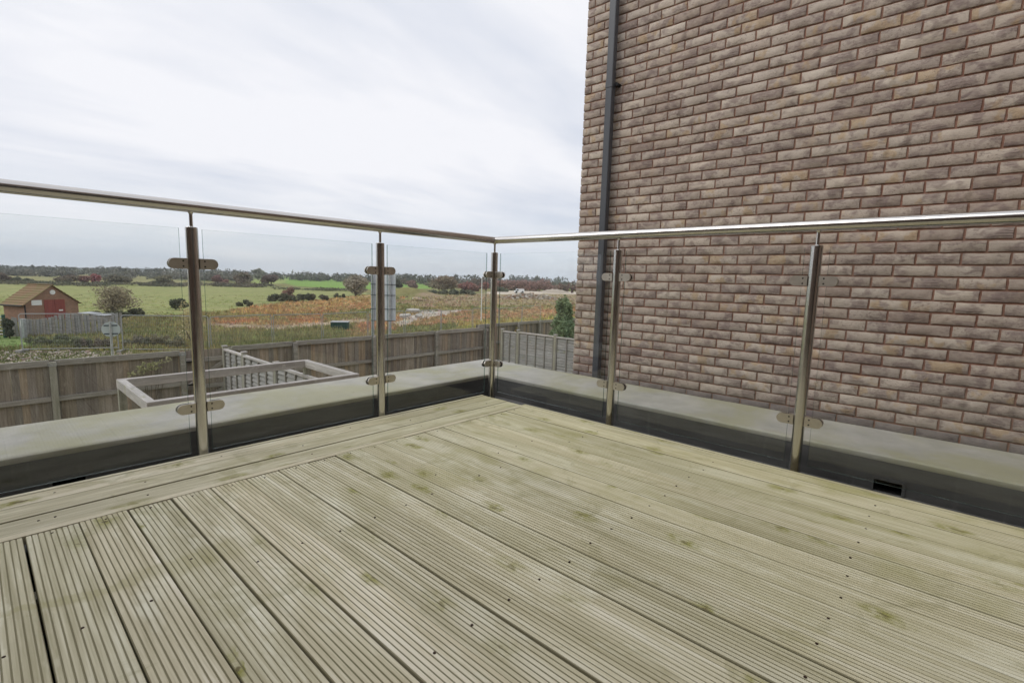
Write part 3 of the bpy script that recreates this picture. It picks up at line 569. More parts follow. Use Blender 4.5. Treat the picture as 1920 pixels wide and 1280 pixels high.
ZONES=[ # (outline on the ground, colour, colour 2, edge wobble in metres)
 ('far_left', gpoly([(-300,508),(120,512),(335,516),(335,531),(-300,526)]),(0.19,0.20,0.085),(0.25,0.22,0.12),6),
 ('pasture', gpoly([(-500,528),(150,531),(330,533),(520,537),(655,543),(690,552),(600,562),(520,568),(420,583),(330,592),(150,602),(-500,604)]),(0.20,0.225,0.085),(0.25,0.25,0.115),2.5),
 ('bright', gpoly([(526,520.5),(645,519.5),(700,521.2),(760,523.6),(820,526),(812,541),(720,542),(645,542.5),(560,536),(536,532)]),(0.155,0.265,0.06),(0.175,0.275,0.07),3),
 ('bright2', gpoly([(1040,536),(1120,538),(1120,546),(1045,544)]),(0.17,0.30,0.055),(0.2,0.33,0.07),2),
 ('bright3', gpoly([(470,524),(540,523),(528,532),(470,531)]),(0.20,0.26,0.08),(0.25,0.28,0.1),2),
 ('ochre', gpoly([(420,583),(520,568),(600,562),(700,552),(700,572),(640,585),(520,592),(440,590)]),(0.27,0.215,0.10),(0.32,0.20,0.10),1.5),
 ('dead', gpoly([(745,566),(830,556),(900,550),(1090,551),(1100,571),(1000,572),(900,574),(800,577)]),(0.27,0.205,0.145),(0.22,0.19,0.10),2),
 ('rust', gpoly([(690,594),(760,588),(830,584),(930,580),(1035,573),(1085,576),(1085,592),(930,603),(850,608),(760,612),(700,640),(630,640)]),(0.30,0.175,0.10),(0.26,0.20,0.105),0.8),
 ('rust2', gpoly([(400,598),(490,595),(600,590),(612,600),(585,614),(470,618),(400,612)]),(0.33,0.165,0.09),(0.27,0.2,0.10),0.8),
 ('rust3', gpoly([(585,578),(690,564),(700,576),(640,584),(590,588)]),(0.32,0.185,0.10),(0.27,0.2,0.10),1.2),
 ('dark', gpoly([(385,634),(520,628),(660,625),(670,650),(400,670)]),(0.15,0.16,0.07),(0.20,0.19,0.09),0.8),
 ('path', gpoly([(400,606),(520,611),(610,604),(690,597),(690,603),(620,611),(520,619),(400,614)]),(0.36,0.29,0.22),(0.27,0.22,0.15),0.5),
 ('pale', gpoly([(900,548.2),(960,544.8),(1030,545.4),(1110,548),(1110,552.5),(1020,550.5),(930,552)]),(0.50,0.45,0.40),(0.42,0.36,0.30),2),
 ('conc', gpoly([(738,606),(775,592),(800,584),(870,581),(850,588),(800,596),(750,612)]),(0.42,0.39,0.36),(0.33,0.28,0.23),0.4),
 ('yellowg', gpoly([(860,604),(1085,592),(1085,640),(860,640)]),(0.24,0.23,0.08),(0.30,0.23,0.085),0.8),
 ('lawn', gpoly([(-300,630),(40,630),(75,644),(52,655),(-300,655)]),(0.12,0.19,0.06),(0.15,0.20,0.075),0.4),
 ('gravel', gpoly([(-300,661),(60,658),(215,656),(235,668),(200,700),(-300,720)]),(0.27,0.235,0.19),(0.32,0.28,0.235),0.4),
]
def ground_colour(x,y):
    n1=fbm(x*0.09,y*0.09,3); n2=fbm(x*0.6,y*0.6,9); n3=fbm(x*0.022,y*0.022,17); d=np.hypot(x,y)
    A=np.array([0.215,0.185,0.085]); B=np.array([0.15,0.155,0.065]); t=np.clip((n1-0.35)/0.3,0,1)[:,None]; C_=A*(1-t)+B*t
    far=np.clip((d-150)/200,0,1)[:,None]; C_=C_*(1-far)+np.array([0.13,0.15,0.065])*far
    for nm,poly,c1,c2,wb in ZONES:
        wx=x+(fbm(x/(wb*2+0.5),y/(wb*2+0.5),31)-0.5)*wb*2.4; wy=y+(fbm(x/(wb*2+0.5),y/(wb*2+0.5),57)-0.5)*wb*2.4
        m=inpoly(wx,wy,poly); 
        if nm in('rust','rust2','rust3','yellowg'): m&=(fbm(x*0.35,y*0.5,71)>0.36)
        t=np.clip((n2[m]-0.3)/0.4,0,1)[:,None]; C_[m]=np.array(c1)*(1-t)+np.array(c2)*t
    C_*= 1.30*(0.82+0.36*fbm(x*1.7,y*1.7,5,3))[:,None]
    return C_
angs=np.concatenate([np.linspace(-35,130,430),np.linspace(135,320,40)]); rad=np.concatenate([[0.0,3,6,9,10.5,11.5],12*np.exp(np.linspace(0,math.log(1480/12),400))])
AA,RR_=np.meshgrid(np.radians(angs),rad); gx=(RR_*np.sin(AA)).ravel(); gy=(RR_*np.cos(AA)).ravel(); V=np.stack([gx,gy,gz(gx,gy)],1)
na=len(angs); nr=len(rad); I=np.arange(nr-1)[:,None]*na; J=np.arange(na)[None,:]; J2=(J+1)%na
Fq=np.stack([I+J,I+J2,I+na+J2,I+na+J],-1).reshape(-1,4)
gm=M('field_ground',0.95,spec=0.1); base=gm.attr('col'); wv=gm.pos(); q1=gm.noise(wv,1.3,4,0.65); q2=gm.noise(gm.map(wv,(0.12,0.5,1)),1,4,0.6)
gm.col(gm.mix(gm.rng(gm.math('ADD',gm.math('MULTIPLY',q1,.6),gm.math('MULTIPLY',q2,.4)),0.3,0.7),gm.mix(1.0,base,(0.70,0.72,0.68),'MULTIPLY'),gm.mix(1.0,base,(1.18,1.14,1.10),'MULTIPLY'))); gm.bump(q1,0.15,0.5)
ob('ground',np_mesh('ground_mesh',V,Fq,gm,ground_colour(gx,gy),True),kind='structure')

# ------------------------------------------------------------------ foliage helper
leaf_m=M('leaves',0.7,spec=0.2); lc=leaf_m.attr('col'); lr=leaf_m.island()
leaf_m.col(leaf_m.mix(1.0,lc,leaf_m.ramp(lr,[(0,(0.62,0.62,0.62)),(0.5,(1,1,1)),(1,(1.35,1.32,1.25))]),'MULTIPLY'))
_t=leaf_m.n('ShaderNodeBsdfTranslucent'); leaf_m.l(lc,_t.inputs['Color']); _a=leaf_m.n('ShaderNodeMixShader'); _a.inputs[0].default_value=0.22; leaf_m.l(leaf_m.b.outputs[0],_a.inputs[1]); leaf_m.l(_t.outputs[0],_a.inputs[2]); leaf_m.l(_a.outputs[0],leaf_m.o.inputs[0])
bark_m=M('grey_brown_bark',0.9,spec=0.1); bark_m.col(bark_m.ramp(bark_m.noise(bark_m.map(bark_m.pos(),(8,8,2)),1,3),[(0.3,(0.10,0.08,0.06)),(0.7,(0.19,0.16,0.13))]))
def leaf_quads(P,size,C_,up=0.0):
    n=len(P); a=RNG.normal(size=(n,3)); a/=np.linalg.norm(a,axis=1)[:,None]; b=RNG.normal(size=(n,3)); a[:,2]+=up; b[:,2]*=(1-up*0.5)
    a/=np.linalg.norm(a,axis=1)[:,None]; b-=a*(a*b).sum(1)[:,None]; b/=np.linalg.norm(b,axis=1)[:,None]; s=(size*RNG.uniform(0.55,1.3,n))[:,None]
    V=np.stack([P-a*s,P+b*s*0.45,P+a*s,P-b*s*0.45],1).reshape(-1,3); F=np.arange(4*n).reshape(n,4); return V,F,np.repeat(C_,4,axis=0)
def crown_points(n,lobes):
    """lobes: list of (cx,cy,cz,rx,ry,rz); points concentrated in shells, with holes"""
    w=np.array([l[3]*l[4]*l[5] for l in lobes])**0.7; k=RNG.choice(len(lobes),n,p=w/w.sum()); L=np.array(lobes)[k]
    d=RNG.normal(size=(n,3)); d/=np.linalg.norm(d,axis=1)[:,None]; r=RNG.uniform(0.25,1.0,n)**0.45; bump=1+0.22*np.sin(d[:,0]*7+k)*np.sin(d[:,2]*6+k*2)
    P=L[:,:3]+d*L[:,3:]*(r*bump)[:,None]; return P,k
def crown(name,lobes,n,size,col,col2,parent,mat=None,zmin=0.0,up=0.0):
    P,k=crown_points(n,lobes); keep=P[:,2]>zmin; P=P[keep];k=k[keep]
    t=RNG.uniform(0,1,len(lobes))[k]*0.7+0.3*RNG.uniform(0,1,len(P)); C_=np.array(col)*(1-t[:,None])+np.array(col2)*t[:,None]
    C_=np.clip(C_*1.9*RNG.uniform(0.8,1.2,len(P))[:,None],0,0.8); C_=C_*0.64+C_.mean(1,keepdims=True)*0.36; V,F,CC=leaf_quads(P,size,C_,up); return ob(name,np_mesh(name+'_mesh',V,F,mat or leaf_m,CC),parent)
def plant(name,label,cat,px,py,wpx,hpx,col,col2,n=1500,nl=9,shape='round',stems=3,group=None,leaf=None,base_open=0.12,pd=None):
    b=gp(px,py) if pd is None else pd; d=float((b-CAM)@FW); k=d/F_PX; w=wpx*k; h=hpx*k
    t=thing(name,label,cat,tuple(b-np.array([0,0,0.05])),random.uniform(0,6.28),group)
    rr=random.Random(int(px*7+py)); L=[]
    for i in range(nl):
        a=rr.uniform(0,6.28); q=rr.uniform(0.0,1.0)**0.7
        if shape=='round': zz=rr.uniform(0.22,0.80); rad_=w/2*math.sqrt(max(0.05,1-(2*zz-0.85)**2))*0.62; L.append((q*rad_*math.cos(a),q*rad_*math.sin(a),zz*h,w*rr.uniform(.15,.27),w*rr.uniform(.15,.27),h*rr.uniform(.13,.24)))
        elif shape=='low': L.append((w*0.46*rr.uniform(-1,1),w*0.16*rr.uniform(-1,1),h*rr.uniform(.2,.62),w*rr.uniform(.08,.16),w*rr.uniform(.07,.14),h*rr.uniform(.22,.40)))
        elif shape=='tall': L.append((w*0.25*rr.uniform(-1,1),w*0.25*rr.uniform(-1,1),h*(0.16+0.74*(i+.5)/nl),w*rr.uniform(.16,.30)*(1.15-0.7*i/nl),w*rr.uniform(.16,.3)*(1.15-0.7*i/nl),h*0.11))
    if shape=='low': t.rotation_euler=(0,0,-YAW+rr.uniform(-.15,.15))
    s=leaf or max(0.10,1.25*d/F_PX*1.875*0.9)
    crown('crown' if cat=='tree' else 'foliage',L,n,s,col,col2,t,zmin=0.0)
    if stems:
        g=G()
        for i in range(stems):
            tx,ty,tz=L[rr.randrange(len(L))][:3]; r0=max(0.03,0.012*h)*1.3; g.path([(rr.uniform(-.04,.04)*w,rr.uniform(-.04,.04)*w,0),(tx*.35,ty*.35,tz*.45),(tx*.8,ty*.8,tz*.9),(tx,ty,min(h*0.96,tz*1.15))],[r0,r0*.75,r0*.45,r0*.2],6)
        ob('trunk' if cat=='tree' else 'stem',g.mesh('stem_mesh',bark_m,40),t)
    return t

# ------------------------------------------------------------------ back garden: fences, gate, pergola frame
FT=-1.05
def fence_len(px,py,y): return at_y(px,py,y)[0]
FY=11.0
bk_posts=[at_z(px,py,FT-0.02)[0] for px,py in ((100,680),(345,660))]; 
postsA=[-5.2,-3.7+0.0,bk_posts[0],bk_posts[1]]; g0,g1=bk_posts[1]+0.10,at_z(433,651,FT)[0]-0.06
postsB=[at_z(px,py,FT)[0] for px,py in ((437,651),(557,641),(700,629),(817,620),(906,613))]
_pale=G(); _pale.hexa([(-0.062,0,0),(0.062,0,0),(0.062,0.014,0),(-0.062,0.022,0),(-0.062,0,1),(0.062,0,1),(0.062,0.014,1),(-0.062,0.022,1)]); pale_me=_pale.mesh('pale_mesh',pale_m)
def close_board(name,label,xs,y,top,cat='fence',ext=0.0,post_cap=True):
    t=thing(name,label,cat,(0,0,0)); n=0
    x0,x1=xs[0]-0.06,xs[-1]+0.0
    for i,x in enumerate(xs):
        g=G(); w=0.052; g.beam((x,y-0.095,GG),(x,y-0.095,top-0.035),2*w,0.10,(0,1,0),ch=0.006); o=ob('post',g.mesh('fence_post_mesh',post_wood if i<3 and x<3 else rail_wood),t)
        if x<2.0 and i>1:
            g=G(); g.box(x-0.062,x+0.062,y-0.150,y-0.142,top-0.115,top-0.055); g.box(x-0.062,x-0.053,y-0.142,y-0.05,top-0.115,top-0.055); g.box(x+0.053,x+0.062,y-0.142,y-0.05,top-0.115,top-0.055); ob('bracket',g.mesh('bracket_mesh',galv),o)
    for i in range(len(xs)-1):
        a,b=xs[i],xs[i+1]
        for zc,h in ((top-0.062,0.125),(top-0.80,0.095),(top-1.58,0.095)):
            g=G(); jj=random.uniform(-.006,.006); g.beam((a+0.052,y-0.048,zc+jj),(b-0.052,y-0.048,zc-jj),0.05,h,ch=0.004); ob('rail',g.mesh('fence_rail_mesh',rail_wood),t)
    x=x0+0.06
    while x<x1:
        n+=1; o=ob('pale',pale_me,t,(x,y+0.010*(n%2)+random.uniform(-.002,.002),GG+0.04),(0,random.uniform(-.004,.004),0)); o.scale=(random.uniform(.93,1.05),1,top-GG-0.05+random.uniform(-.012,.004)); x+=0.116
    return t
galv=M('galvanised_steel',0.45,0.8); galv.col(galv.ramp(galv.noise(galv.pos(),12,3),[(0.3,(0.38,0.40,0.42)),(0.7,(0.55,0.57,0.59))]))
close_board('garden_fence','brown close boarded fence with grey rails to the left of the garden gate',postsA,FY,FT)
close_board('garden_fence','brown close boarded fence with grey rails running right from the gate to the corner',postsB,FY+0.12,FT)
# gate
gt=thing('garden_gate','low timber garden gate with black hinges between the two lengths of fence','gate')
x=g0+0.06
while x<g1-0.02: ob('pale',pale_me,gt,(x,FY+0.1,GG+0.06)).scale=(0.98,1,FT-GG-0.10); x+=0.128
for zc in (FT-0.28,FT-0.95,FT-1.60):
    g=G(); g.beam((g0,FY+0.06,zc),(g1,FY+0.06,zc),0.045,0.10,ch=0.004); ob('rail',g.mesh('gate_rail_mesh',rail_wood),gt)
g=G(); g.beam((g0+0.05,FY+0.03,FT-1.52),(g1-0.05,FY+0.03,FT-1.02),0.03,0.09,ch=0.004); ob('brace',g.mesh('gate_brace_mesh',rail_wood),gt)
g=G(); g.beam((g0+0.05,FY+0.03,FT-0.88),(g1-0.05,FY+0.03,FT-0.36),0.03,0.09,ch=0.004); ob('brace',g.mesh('gate_brace_mesh',rail_wood),gt)
for zc in (FT-0.30,FT-0.86,FT-1.5):
    g=G(); g.box(g0-0.04,g0+0.28,FY-0.002,FY+0.006,zc-0.018,zc+0.018); g.tube((g0-0.03,FY-0.006,zc-0.05),(g0-0.03,FY-0.006,zc+0.05),0.012,seg=8); ob('hinge',g.mesh('hinge_mesh',rubber),gt)
# lap panels
rail_wood_z=wood_material('dark_grey_batten',[(0.15,0.143,0.132),(0.20,0.19,0.175),(0.26,0.247,0.228)],2,0.0,0.3)
def lap_fence(name,label,pts,z_tops,batt_side,first_cap=True):
    """panel fence along -y from pts (x, y list of posts)"""
    t=thing(name,label,'fence'); x=pts[0]; ys=pts[1]
    for i,y in enumerate(ys):
        g=G(); g.beam((x,y,GG),(x,y,z_tops[min(i,len(z_tops)-1)]+0.05),0.095,0.095,(1,0,0),ch=0.005); p=ob('post',g.mesh('lap_post_mesh',post_wood),t)
        g=G(); g.box(x-0.06,x+0.06,y-0.06,y+0.06,z_tops[min(i,len(z_tops)-1)]+0.05,z_tops[min(i,len(z_tops)-1)]+0.072); ob('post_cap',g.mesh('post_cap_mesh',grey_wood),p)
    for i in range(len(ys)-1):
        a,b=ys[i]-0.05,ys[i+1]+0.05; zt_=z_tops[i]; zb_=GG+0.08; k=18; step=(zt_-0.06-zb_)/k
        for j in range(k):
            z0=zb_+j*step; nn=7; V=[]; V2=[]
            for q in range(nn):
                y=a+(b-a)*q/(nn-1); wv=random.uniform(-.007,.007); V.append((x-0.004*batt_side,y,z0+0.0+wv)); V2.append((x-0.016*batt_side+0.012*batt_side,y,z0+step*0.93+wv))
            g=G(); P=[]
            for q in range(nn): P+= [(x-0.026*batt_side,V[q][1],V[q][2]),(x+0.004*batt_side,V2[q][1],V2[q][2]),(x+0.010*batt_side,V2[q][1],V2[q][2]),(x-0.016*batt_side,V[q][1],V[q][2])]
            F=[(q*4+m_,q*4+(m_+1)%4,(q+1)*4+(m_+1)%4,(q+1)*4+m_) for q in range(nn-1) for m_ in range(4)]+[(0,1,2,3),tuple(range(4*nn-4,4*nn))]
            g.add(P,F); ob('slat',g.mesh('slat_mesh',slat_m_y),t)
        g=G(); g.box(x+0.012,x+0.020,b,a,zb_,zt_-0.05); ob('backing',g.mesh('backing_mesh',rail_wood_z),t)  # dark sheet added behind the slat gaps, stands for shade under each lap
        nb=max(2,int(round((a-b)/0.45))+1)
        for q in range(nb):
            y=a+(b-a)*q/(nb-1); y=min(a-0.022,max(b+0.022,y)); g=G(); g.box(x-0.044,x-0.014,y-0.019,y+0.019,zb_-0.02,zt_-0.045); ob('batten',g.mesh('batten_mesh',rail_wood_z),t)
        g=G(); g.box(x-0.048,x+0.03,b,a,zt_-0.045,zt_); ob('capping',g.mesh('capping_mesh',grey_wood_y),t)
    return t
slat_m_y=wood_material('grey_lap_slat_along_y',[(0.19,0.185,0.18),(0.29,0.285,0.275),(0.37,0.365,0.355)],1,0.0,0.4)
grey_wood_y=wood_material('silver_timber_along_y',[(0.28,0.265,0.25),(0.39,0.37,0.35),(0.51,0.485,0.465)],1,0.0,0.5)
LX=at_z(518,678,FT+0.05)[0]; ly_=[at_z(px,py,FT+0.05)[1] for px,py in ((458,659),(518,678),(597,704))]
lap_fence('lap_panel_fence','grey overlapping slat fence panels dividing the gardens, seen through the timber frame',(LX,[FY-0.12,ly_[0],ly_[1],ly_[2],ly_[2]-1.9]),[FT-0.02,FT-0.02,FT-0.02,FT-0.10],1)
RX=at_z(972,619,FT+0.03)[0]; ry_=[at_z(px,py,FT+0.03)[1] for px,py in ((942,615.5),(972,619),(1045,627))]
lap_fence('lap_panel_fence','silver grey overlapping slat fence in front of the green bush beside the brick building',(RX,[ry_[0],ry_[1],ry_[2],ry_[2]-1.88,ry_[2]-3.76]),[FT-0.05,FT-0.02,FT-0.03,FT-0.03],1)
# far garden fence beyond the corner
xs=[RX+0.12,at_z(985,607,FT)[0],at_z(1002,606,FT)[0]+0.9,at_z(1030,604,FT)[0]+1.2,at_z(1030,604,FT)[0]+3.1]
close_board('garden_fence','short dark length of fence beyond the corner, partly hidden by the green bush',xs,FY+0.65,FT+0.05)
g=G(); cx_=postsB[-1]; 
co=thing('fence_corner_boards','grey upright boards closing the corner where the two garden fences meet','fence')
for i in range(7):
    x=cx_+0.14+i*0.145; o=ob('pale',bpy.data.meshes.get('pale_mesh'),co,(x,FY-0.05+0.01*(i%2),GG+0.03)); o.scale=(1.12,1,FT-GG-0.06+0.02*(i%3)); 
    if x>RX-0.12: break
for zc in (FT-0.10,FT-0.8):
    g=G(); g.beam((cx_+0.06,FY-0.085,zc),(RX-0.05,FY-0.085,zc),0.04,0.09); ob('rail',g.mesh('corner_rail_mesh',rail_wood),co)
# pergola like open frame
PT_=-0.80
fr=thing('pergola','open rectangular silver grey timber frame standing in the garden below','frame')
c4=[at_z(px,py,PT_) for px,py in ((220,710),(575,674),(672,699),(275,757))]
x0=(c4[0][0]+c4[3][0])/2; x1=(c4[1][0]+c4[2][0])/2; y1=(c4[0][1]+c4[1][1])/2; y0=(c4[2][1]+c4[3][1])/2
bw,bh=0.10,0.13
for nm,a,b in (('beam',(x0,y1-bw/2),(x1,y1-bw/2)),('beam',(x0,y0+bw/2),(x1,y0+bw/2))):
    g=G(); g.beam((*a,PT_-bh/2),(*b,PT_-bh/2),bw,bh,ch=0.005); ob(nm,g.mesh('frame_beam_mesh',frame_w:=grey_wood),fr)
for x in (x0+bw/2,x1-bw/2):
    g=G(); g.beam((x,y0+bw+.001,PT_-bh/2-.002),(x,y1-bw-.001,PT_-bh/2-.002),bw,bh,ch=0.005); ob('beam',g.mesh('frame_beam_mesh',grey_wood_y),fr)
for x in (x0+bw/2,x1-bw/2):
    for y in (y0+bw/2,y1-bw/2):
        g=G(); g.beam((x,y,GG),(x,y,PT_-bh-.001),0.095,0.095,(1,0,0),ch=0.005); ob('post',g.mesh('frame_post_mesh',post_wood),fr)

# ------------------------------------------------------------------ site fence of steel mesh panels on the field edge
sf=M('dull_galvanised_tube',0.6,0.3); sf.col((0.33,0.34,0.34))
def site_panel(L,H=2.0):
    g=G(); r=0.021
    g.tube((0.03,0,0.08),(0.03,0,H-0.08),r,seg=8); g.tube((L-0.03,0,0.08),(L-0.03,0,H-0.08),r,seg=8); g.tube((0.10,0,H),(L-0.10,0,H),r,seg=8); g.tube((0.03,0,0.15),(L-0.03,0,0.15),r,seg=8)
    g.tube((0.03,0,H-0.08),(0.10,0,H),r,seg=8); g.tube((L-0.03,0,H-0.08),(L-0.10,0,H),r,seg=8); fm=g.mesh('panel_frame_mesh',sf,40)
    w=G(); r=0.0022; n=int(L/0.075)
    for i in range(1,n): x=L*i/n; w.tube((x,0,0.15),(x,0,H),r,seg=3,cap=False)
    for i in range(1,9): z=0.15+(H-0.15)*i/9; w.tube((0.03,0,z),(L-0.03,0,z),r,seg=3,cap=False)
    return fm,w.mesh('panel_wire_mesh',sf)
sp_pts=[(2.85,30.9),(6.32,28.1),(9.76,28.2),(12.55,27.5),(16.0,27.75),(18.95,27.65),(22.3,27.5),(25.7,27.5),(29.1,27.7),(32.4,27.9),(35.6,28.2)]
lab=['steel mesh site fence panel just right of the round sign','steel mesh site fence panel behind the left glass post','steel mesh site fence panel left of the green bin, above tall weeds','steel mesh site fence panel directly in front of the green bin','steel mesh site fence panel between green bin and tall road sign','steel mesh site fence panel behind the two road sign poles','steel mesh site fence panel in front of the broken concrete slabs','steel mesh site fence panel to the right of the concrete slabs','steel mesh site fence panel crossed by the thin pale pole','steel mesh site fence panel at the right end, behind the corner post']
fm,wm=site_panel(3.42); foot=G(); foot.box(-0.33,0.33,-0.11,0.11,0,0.13); foot_m=M('concrete_foot',0.9); foot_m.col((0.3,0.29,0.27)); foot_me=foot.mesh('panel_foot_mesh',foot_m)
def put_panel(a,b,label):
    L=math.hypot(b[0]-a[0],b[1]-a[1]); ang=math.atan2(b[1]-a[1],b[0]-a[0]); z=float(gz(*a))
    t=thing('site_fence_panel',label,'fence panel',(a[0],a[1],z+random.uniform(-.04,.04)),ang,'steel mesh panels of the site fence'); t.rotation_euler=(random.uniform(-.03,.03),random.uniform(-.012,.012),ang)
    f=ob('panel_frame',fm,t); w=ob('wire_mesh',wm,t); f.scale=w.scale=((L-0.05)/3.42,1,1); ob('foot',foot_me,t,(0.0,0,0),(0,0,R(90)))
for i in range(len(sp_pts)-1): put_panel(sp_pts[i],sp_pts[i+1],lab[i])
put_panel((-0.9,33.4),(2.80,31.0),'steel mesh site fence panel left of the round sign, before the grey board fence')

# small old board fence in front of the shed
of=thing('old_board_fence','weathered grey board fence with a sagging top in front of the brick shed','fence')
pa=at_z(27,631,GF); pb=at_z(226,628,GF)
for i in range(34):
    t_=i/33; px=27+(222-27)*t_; yt=592+ (2 if px<100 else 0)+ (4*math.sin(t_*9)); 
    if 0.62<t_<0.80: yt-=2+10*(t_-0.62)
    if t_>0.93: yt=586
    base=pa*(1-t_)+pb*t_; zb=float(gz(base[0],base[1])); dd=float((base-CAM)@FW); top=at_d(px,yt,dd)[2]
    g=G(); g.box(-0.085,0.085,-0.012,0.012,0,max(.9,top-zb)); ob('pale',g.mesh('old_pale_mesh',slat_m if i%3 else rail_wood),of,(base[0],base[1],zb),(random.uniform(-.04,.04),random.uniform(-.05,.05),-YAW+0.1))
g=G(); g.beam(tuple(pa+np.array([0,.05,1.0])),tuple(pb+np.array([0,.05,1.0])),0.05,0.09); ob('rail',g.mesh('old_rail_mesh',rail_wood),of)
# box post with notice
bx_=thing('notice_post','grey metal post with a small white notice beside the old board fence','post',tuple(gp(46,634)),-YAW)
g=G(); g.box(-0.12,0.12,-0.1,0.1,0,1.22); ob('post',g.mesh('notice_post_mesh',galv),bx_)
wh=M('white_paint',0.5); wh.col((0.72,0.73,0.72)); g=G(); g.box(-0.16,-0.02,-0.115,-0.105,0.72,1.15); ob('notice',g.mesh('notice_mesh',wh),bx_)
# field gate at the left edge
fgt=thing('field_gate','dark green framed metal gate at the left edge of the picture','gate',tuple(gp(10,633)),-YAW)
grn=M('dark_green_paint',0.5); grn.col((0.02,0.07,0.05)); 
g=G(); g.beam((0,0,0),(0,0,1.45),0.12,0.12,(1,0,0)); ob('post',g.mesh('gate_post_mesh',grn),fgt)
for i in range(6):
    g=G(); g.tube((-2.4,0,0.22+i*0.22),(-0.06,0,0.22+i*0.22),0.028,seg=8); ob('bar',g.mesh('gate_bar_mesh',galv),fgt)

# ------------------------------------------------------------------ brick shed
shb=M('orange_red_shed_brick',0.9,spec=0.15); bt=shb.n('ShaderNodeTexBrick'); oc=shb.coord('Object'); sx=shb.xyz(oc); cb=shb.n('ShaderNodeCombineXYZ'); shb.l(shb.math('ADD',sx[0],sx[1]),cb.inputs[0]); shb.l(sx[2],cb.inputs[1]); shb.l(cb.outputs[0],bt.inputs['Vector'])
for k_,v_ in (('Scale',1.0),('Mortar Size',0.008),('Brick Width',0.225),('Row Height',0.075)): bt.inputs[k_].default_value=v_
bt.inputs['Color1'].default_value=(0.36,0.205,0.14,1); bt.inputs['Color2'].default_value=(0.27,0.155,0.11,1); bt.inputs['Mortar'].default_value=(0.25,0.18,0.13,1)
shb.col(shb.mix(shb.rng(shb.noise(oc,2,4,.6),.4,.7,0,.4),bt.outputs['Color'],(0.17,0.12,0.085)))
tile=M('mossy_orange_roof_tile',0.9); oc=tile.coord('Object'); tile.col(tile.mix(tile.rng(tile.noise(oc,1.4,5,.65),.42,.62),(0.24,0.155,0.09),(0.20,0.17,0.075)))
redd=M('faded_red_door_paint',0.6); redd.col(redd.ramp(redd.noise(redd.map(redd.coord('Object'),(9,9,1)),1,3),[(0.3,(0.21,0.05,0.04)),(0.7,(0.27,0.07,0.055))]))
sb=gp(101,599); sdist=float((sb-CAM)@FW); kk=sdist/F_PX
sr=R(27)
shed=thing('brick_shed','small red brick shed with mossy orange tiled roof and red double doors in the field','shed',tuple(sb),sr)
# local: +x right, +y away; gable front at y=0
hw,ln,eh,rh=1.98,2.5,1.42,2.95
g=G(); g.prism([(-hw,0,-.3),(hw,0,-.3),(hw,0,eh),(0,0,rh-0.06),(-hw,0,eh)],(0,ln,0)); ob('wall',g.mesh('shed_wall_mesh',shb),shed)
rf=ob('roof',None,shed)
sl=math.hypot(hw+0.2,rh-eh); 
for sgn in (-1,1):
    for i in range(9):
        f0,f1=i/9,(i+1.12)/9; f1=min(1.0,f1)
        def rp(f,yy,dz): return (sgn*(hw+0.22)*(1-f),yy,(eh-0.14)+(rh-(eh-0.14))*f+dz)
        g=G(); g.hexa([rp(f0,-0.16,0.0),rp(f0,ln+.16,0.0),rp(f1,ln+.16,-0.03),rp(f1,-0.16,-0.03),rp(f0,-0.16,0.055),rp(f0,ln+.16,0.055),rp(f1,ln+.16,0.0),rp(f1,-0.16,0.0)]); ob('tile_course',g.mesh('tile_course_mesh',tile),rf)
g=G(); g.beam((0,-0.17,rh+0.03),(0,ln+.17,rh+0.03),0.2,0.09,ch=0.03); ob('ridge',g.mesh('ridge_mesh',tile),rf)
dr=ob('door',None,shed)
for a in (-0.62,0.16): g=G(); g.box(a,a+0.76,-0.04,0.0-0.002,-.05,1.72); ob('door_leaf',g.mesh('door_leaf_mesh',redd),dr)
g=G(); g.box(0.42,0.72,-0.055,-0.04,0.72,0.84); ob('door_sign',g.mesh('door_sign_mesh',wh),dr)
g=G(); g.box(-1.5,-0.78,-0.03,-0.003,1.28,1.70); ob('notice_board',g.mesh('shed_notice_mesh',wh),shed)
g=G(); g.tube((0.06,-0.05,2.34),(0.06,0.01,2.34),0.20,seg=18); ob('round_vent',g.mesh('vent_mesh',wh),shed)
g=G(); g.tube((-hw-0.02,-0.06,-.2),(-hw-0.02,-0.06,eh-0.1),0.05,seg=8); g.tube((-hw-0.24,-0.1,eh-0.16),(-hw-0.24,ln+.1,eh-0.16),0.06,seg=8); ob('gutter_pipe',g.mesh('shed_gutter_mesh',rubber),shed)
# low lean-to roofs beside the shed
lt=thing('lean_to','low dark lean-to with curved pale roof sheets right of the brick shed','shelter',tuple(gp(172,606)),-YAW)
g=G(); g.box(-0.9,1.1,0,1.0,0,0.64); ob('wall',g.mesh('lean_wall_mesh',rail_wood),lt)
for a,b,z0_,z1_ in ((-1.0,-0.3,0.86,0.80),(-0.3,0.5,0.80,0.72),(0.5,1.2,0.72,0.68)):
    g=G(); g.hexa([(a,-.1,z0_-.03),(b,-.1,z1_-.03),(b,1.1,z1_-.03),(a,1.1,z0_-.03),(a,-.1,z0_),(b,-.1,z1_),(b,1.1,z1_),(a,1.1,z0_)]); ob('roof_sheet',g.mesh('lean_sheet_mesh',galv),lt)

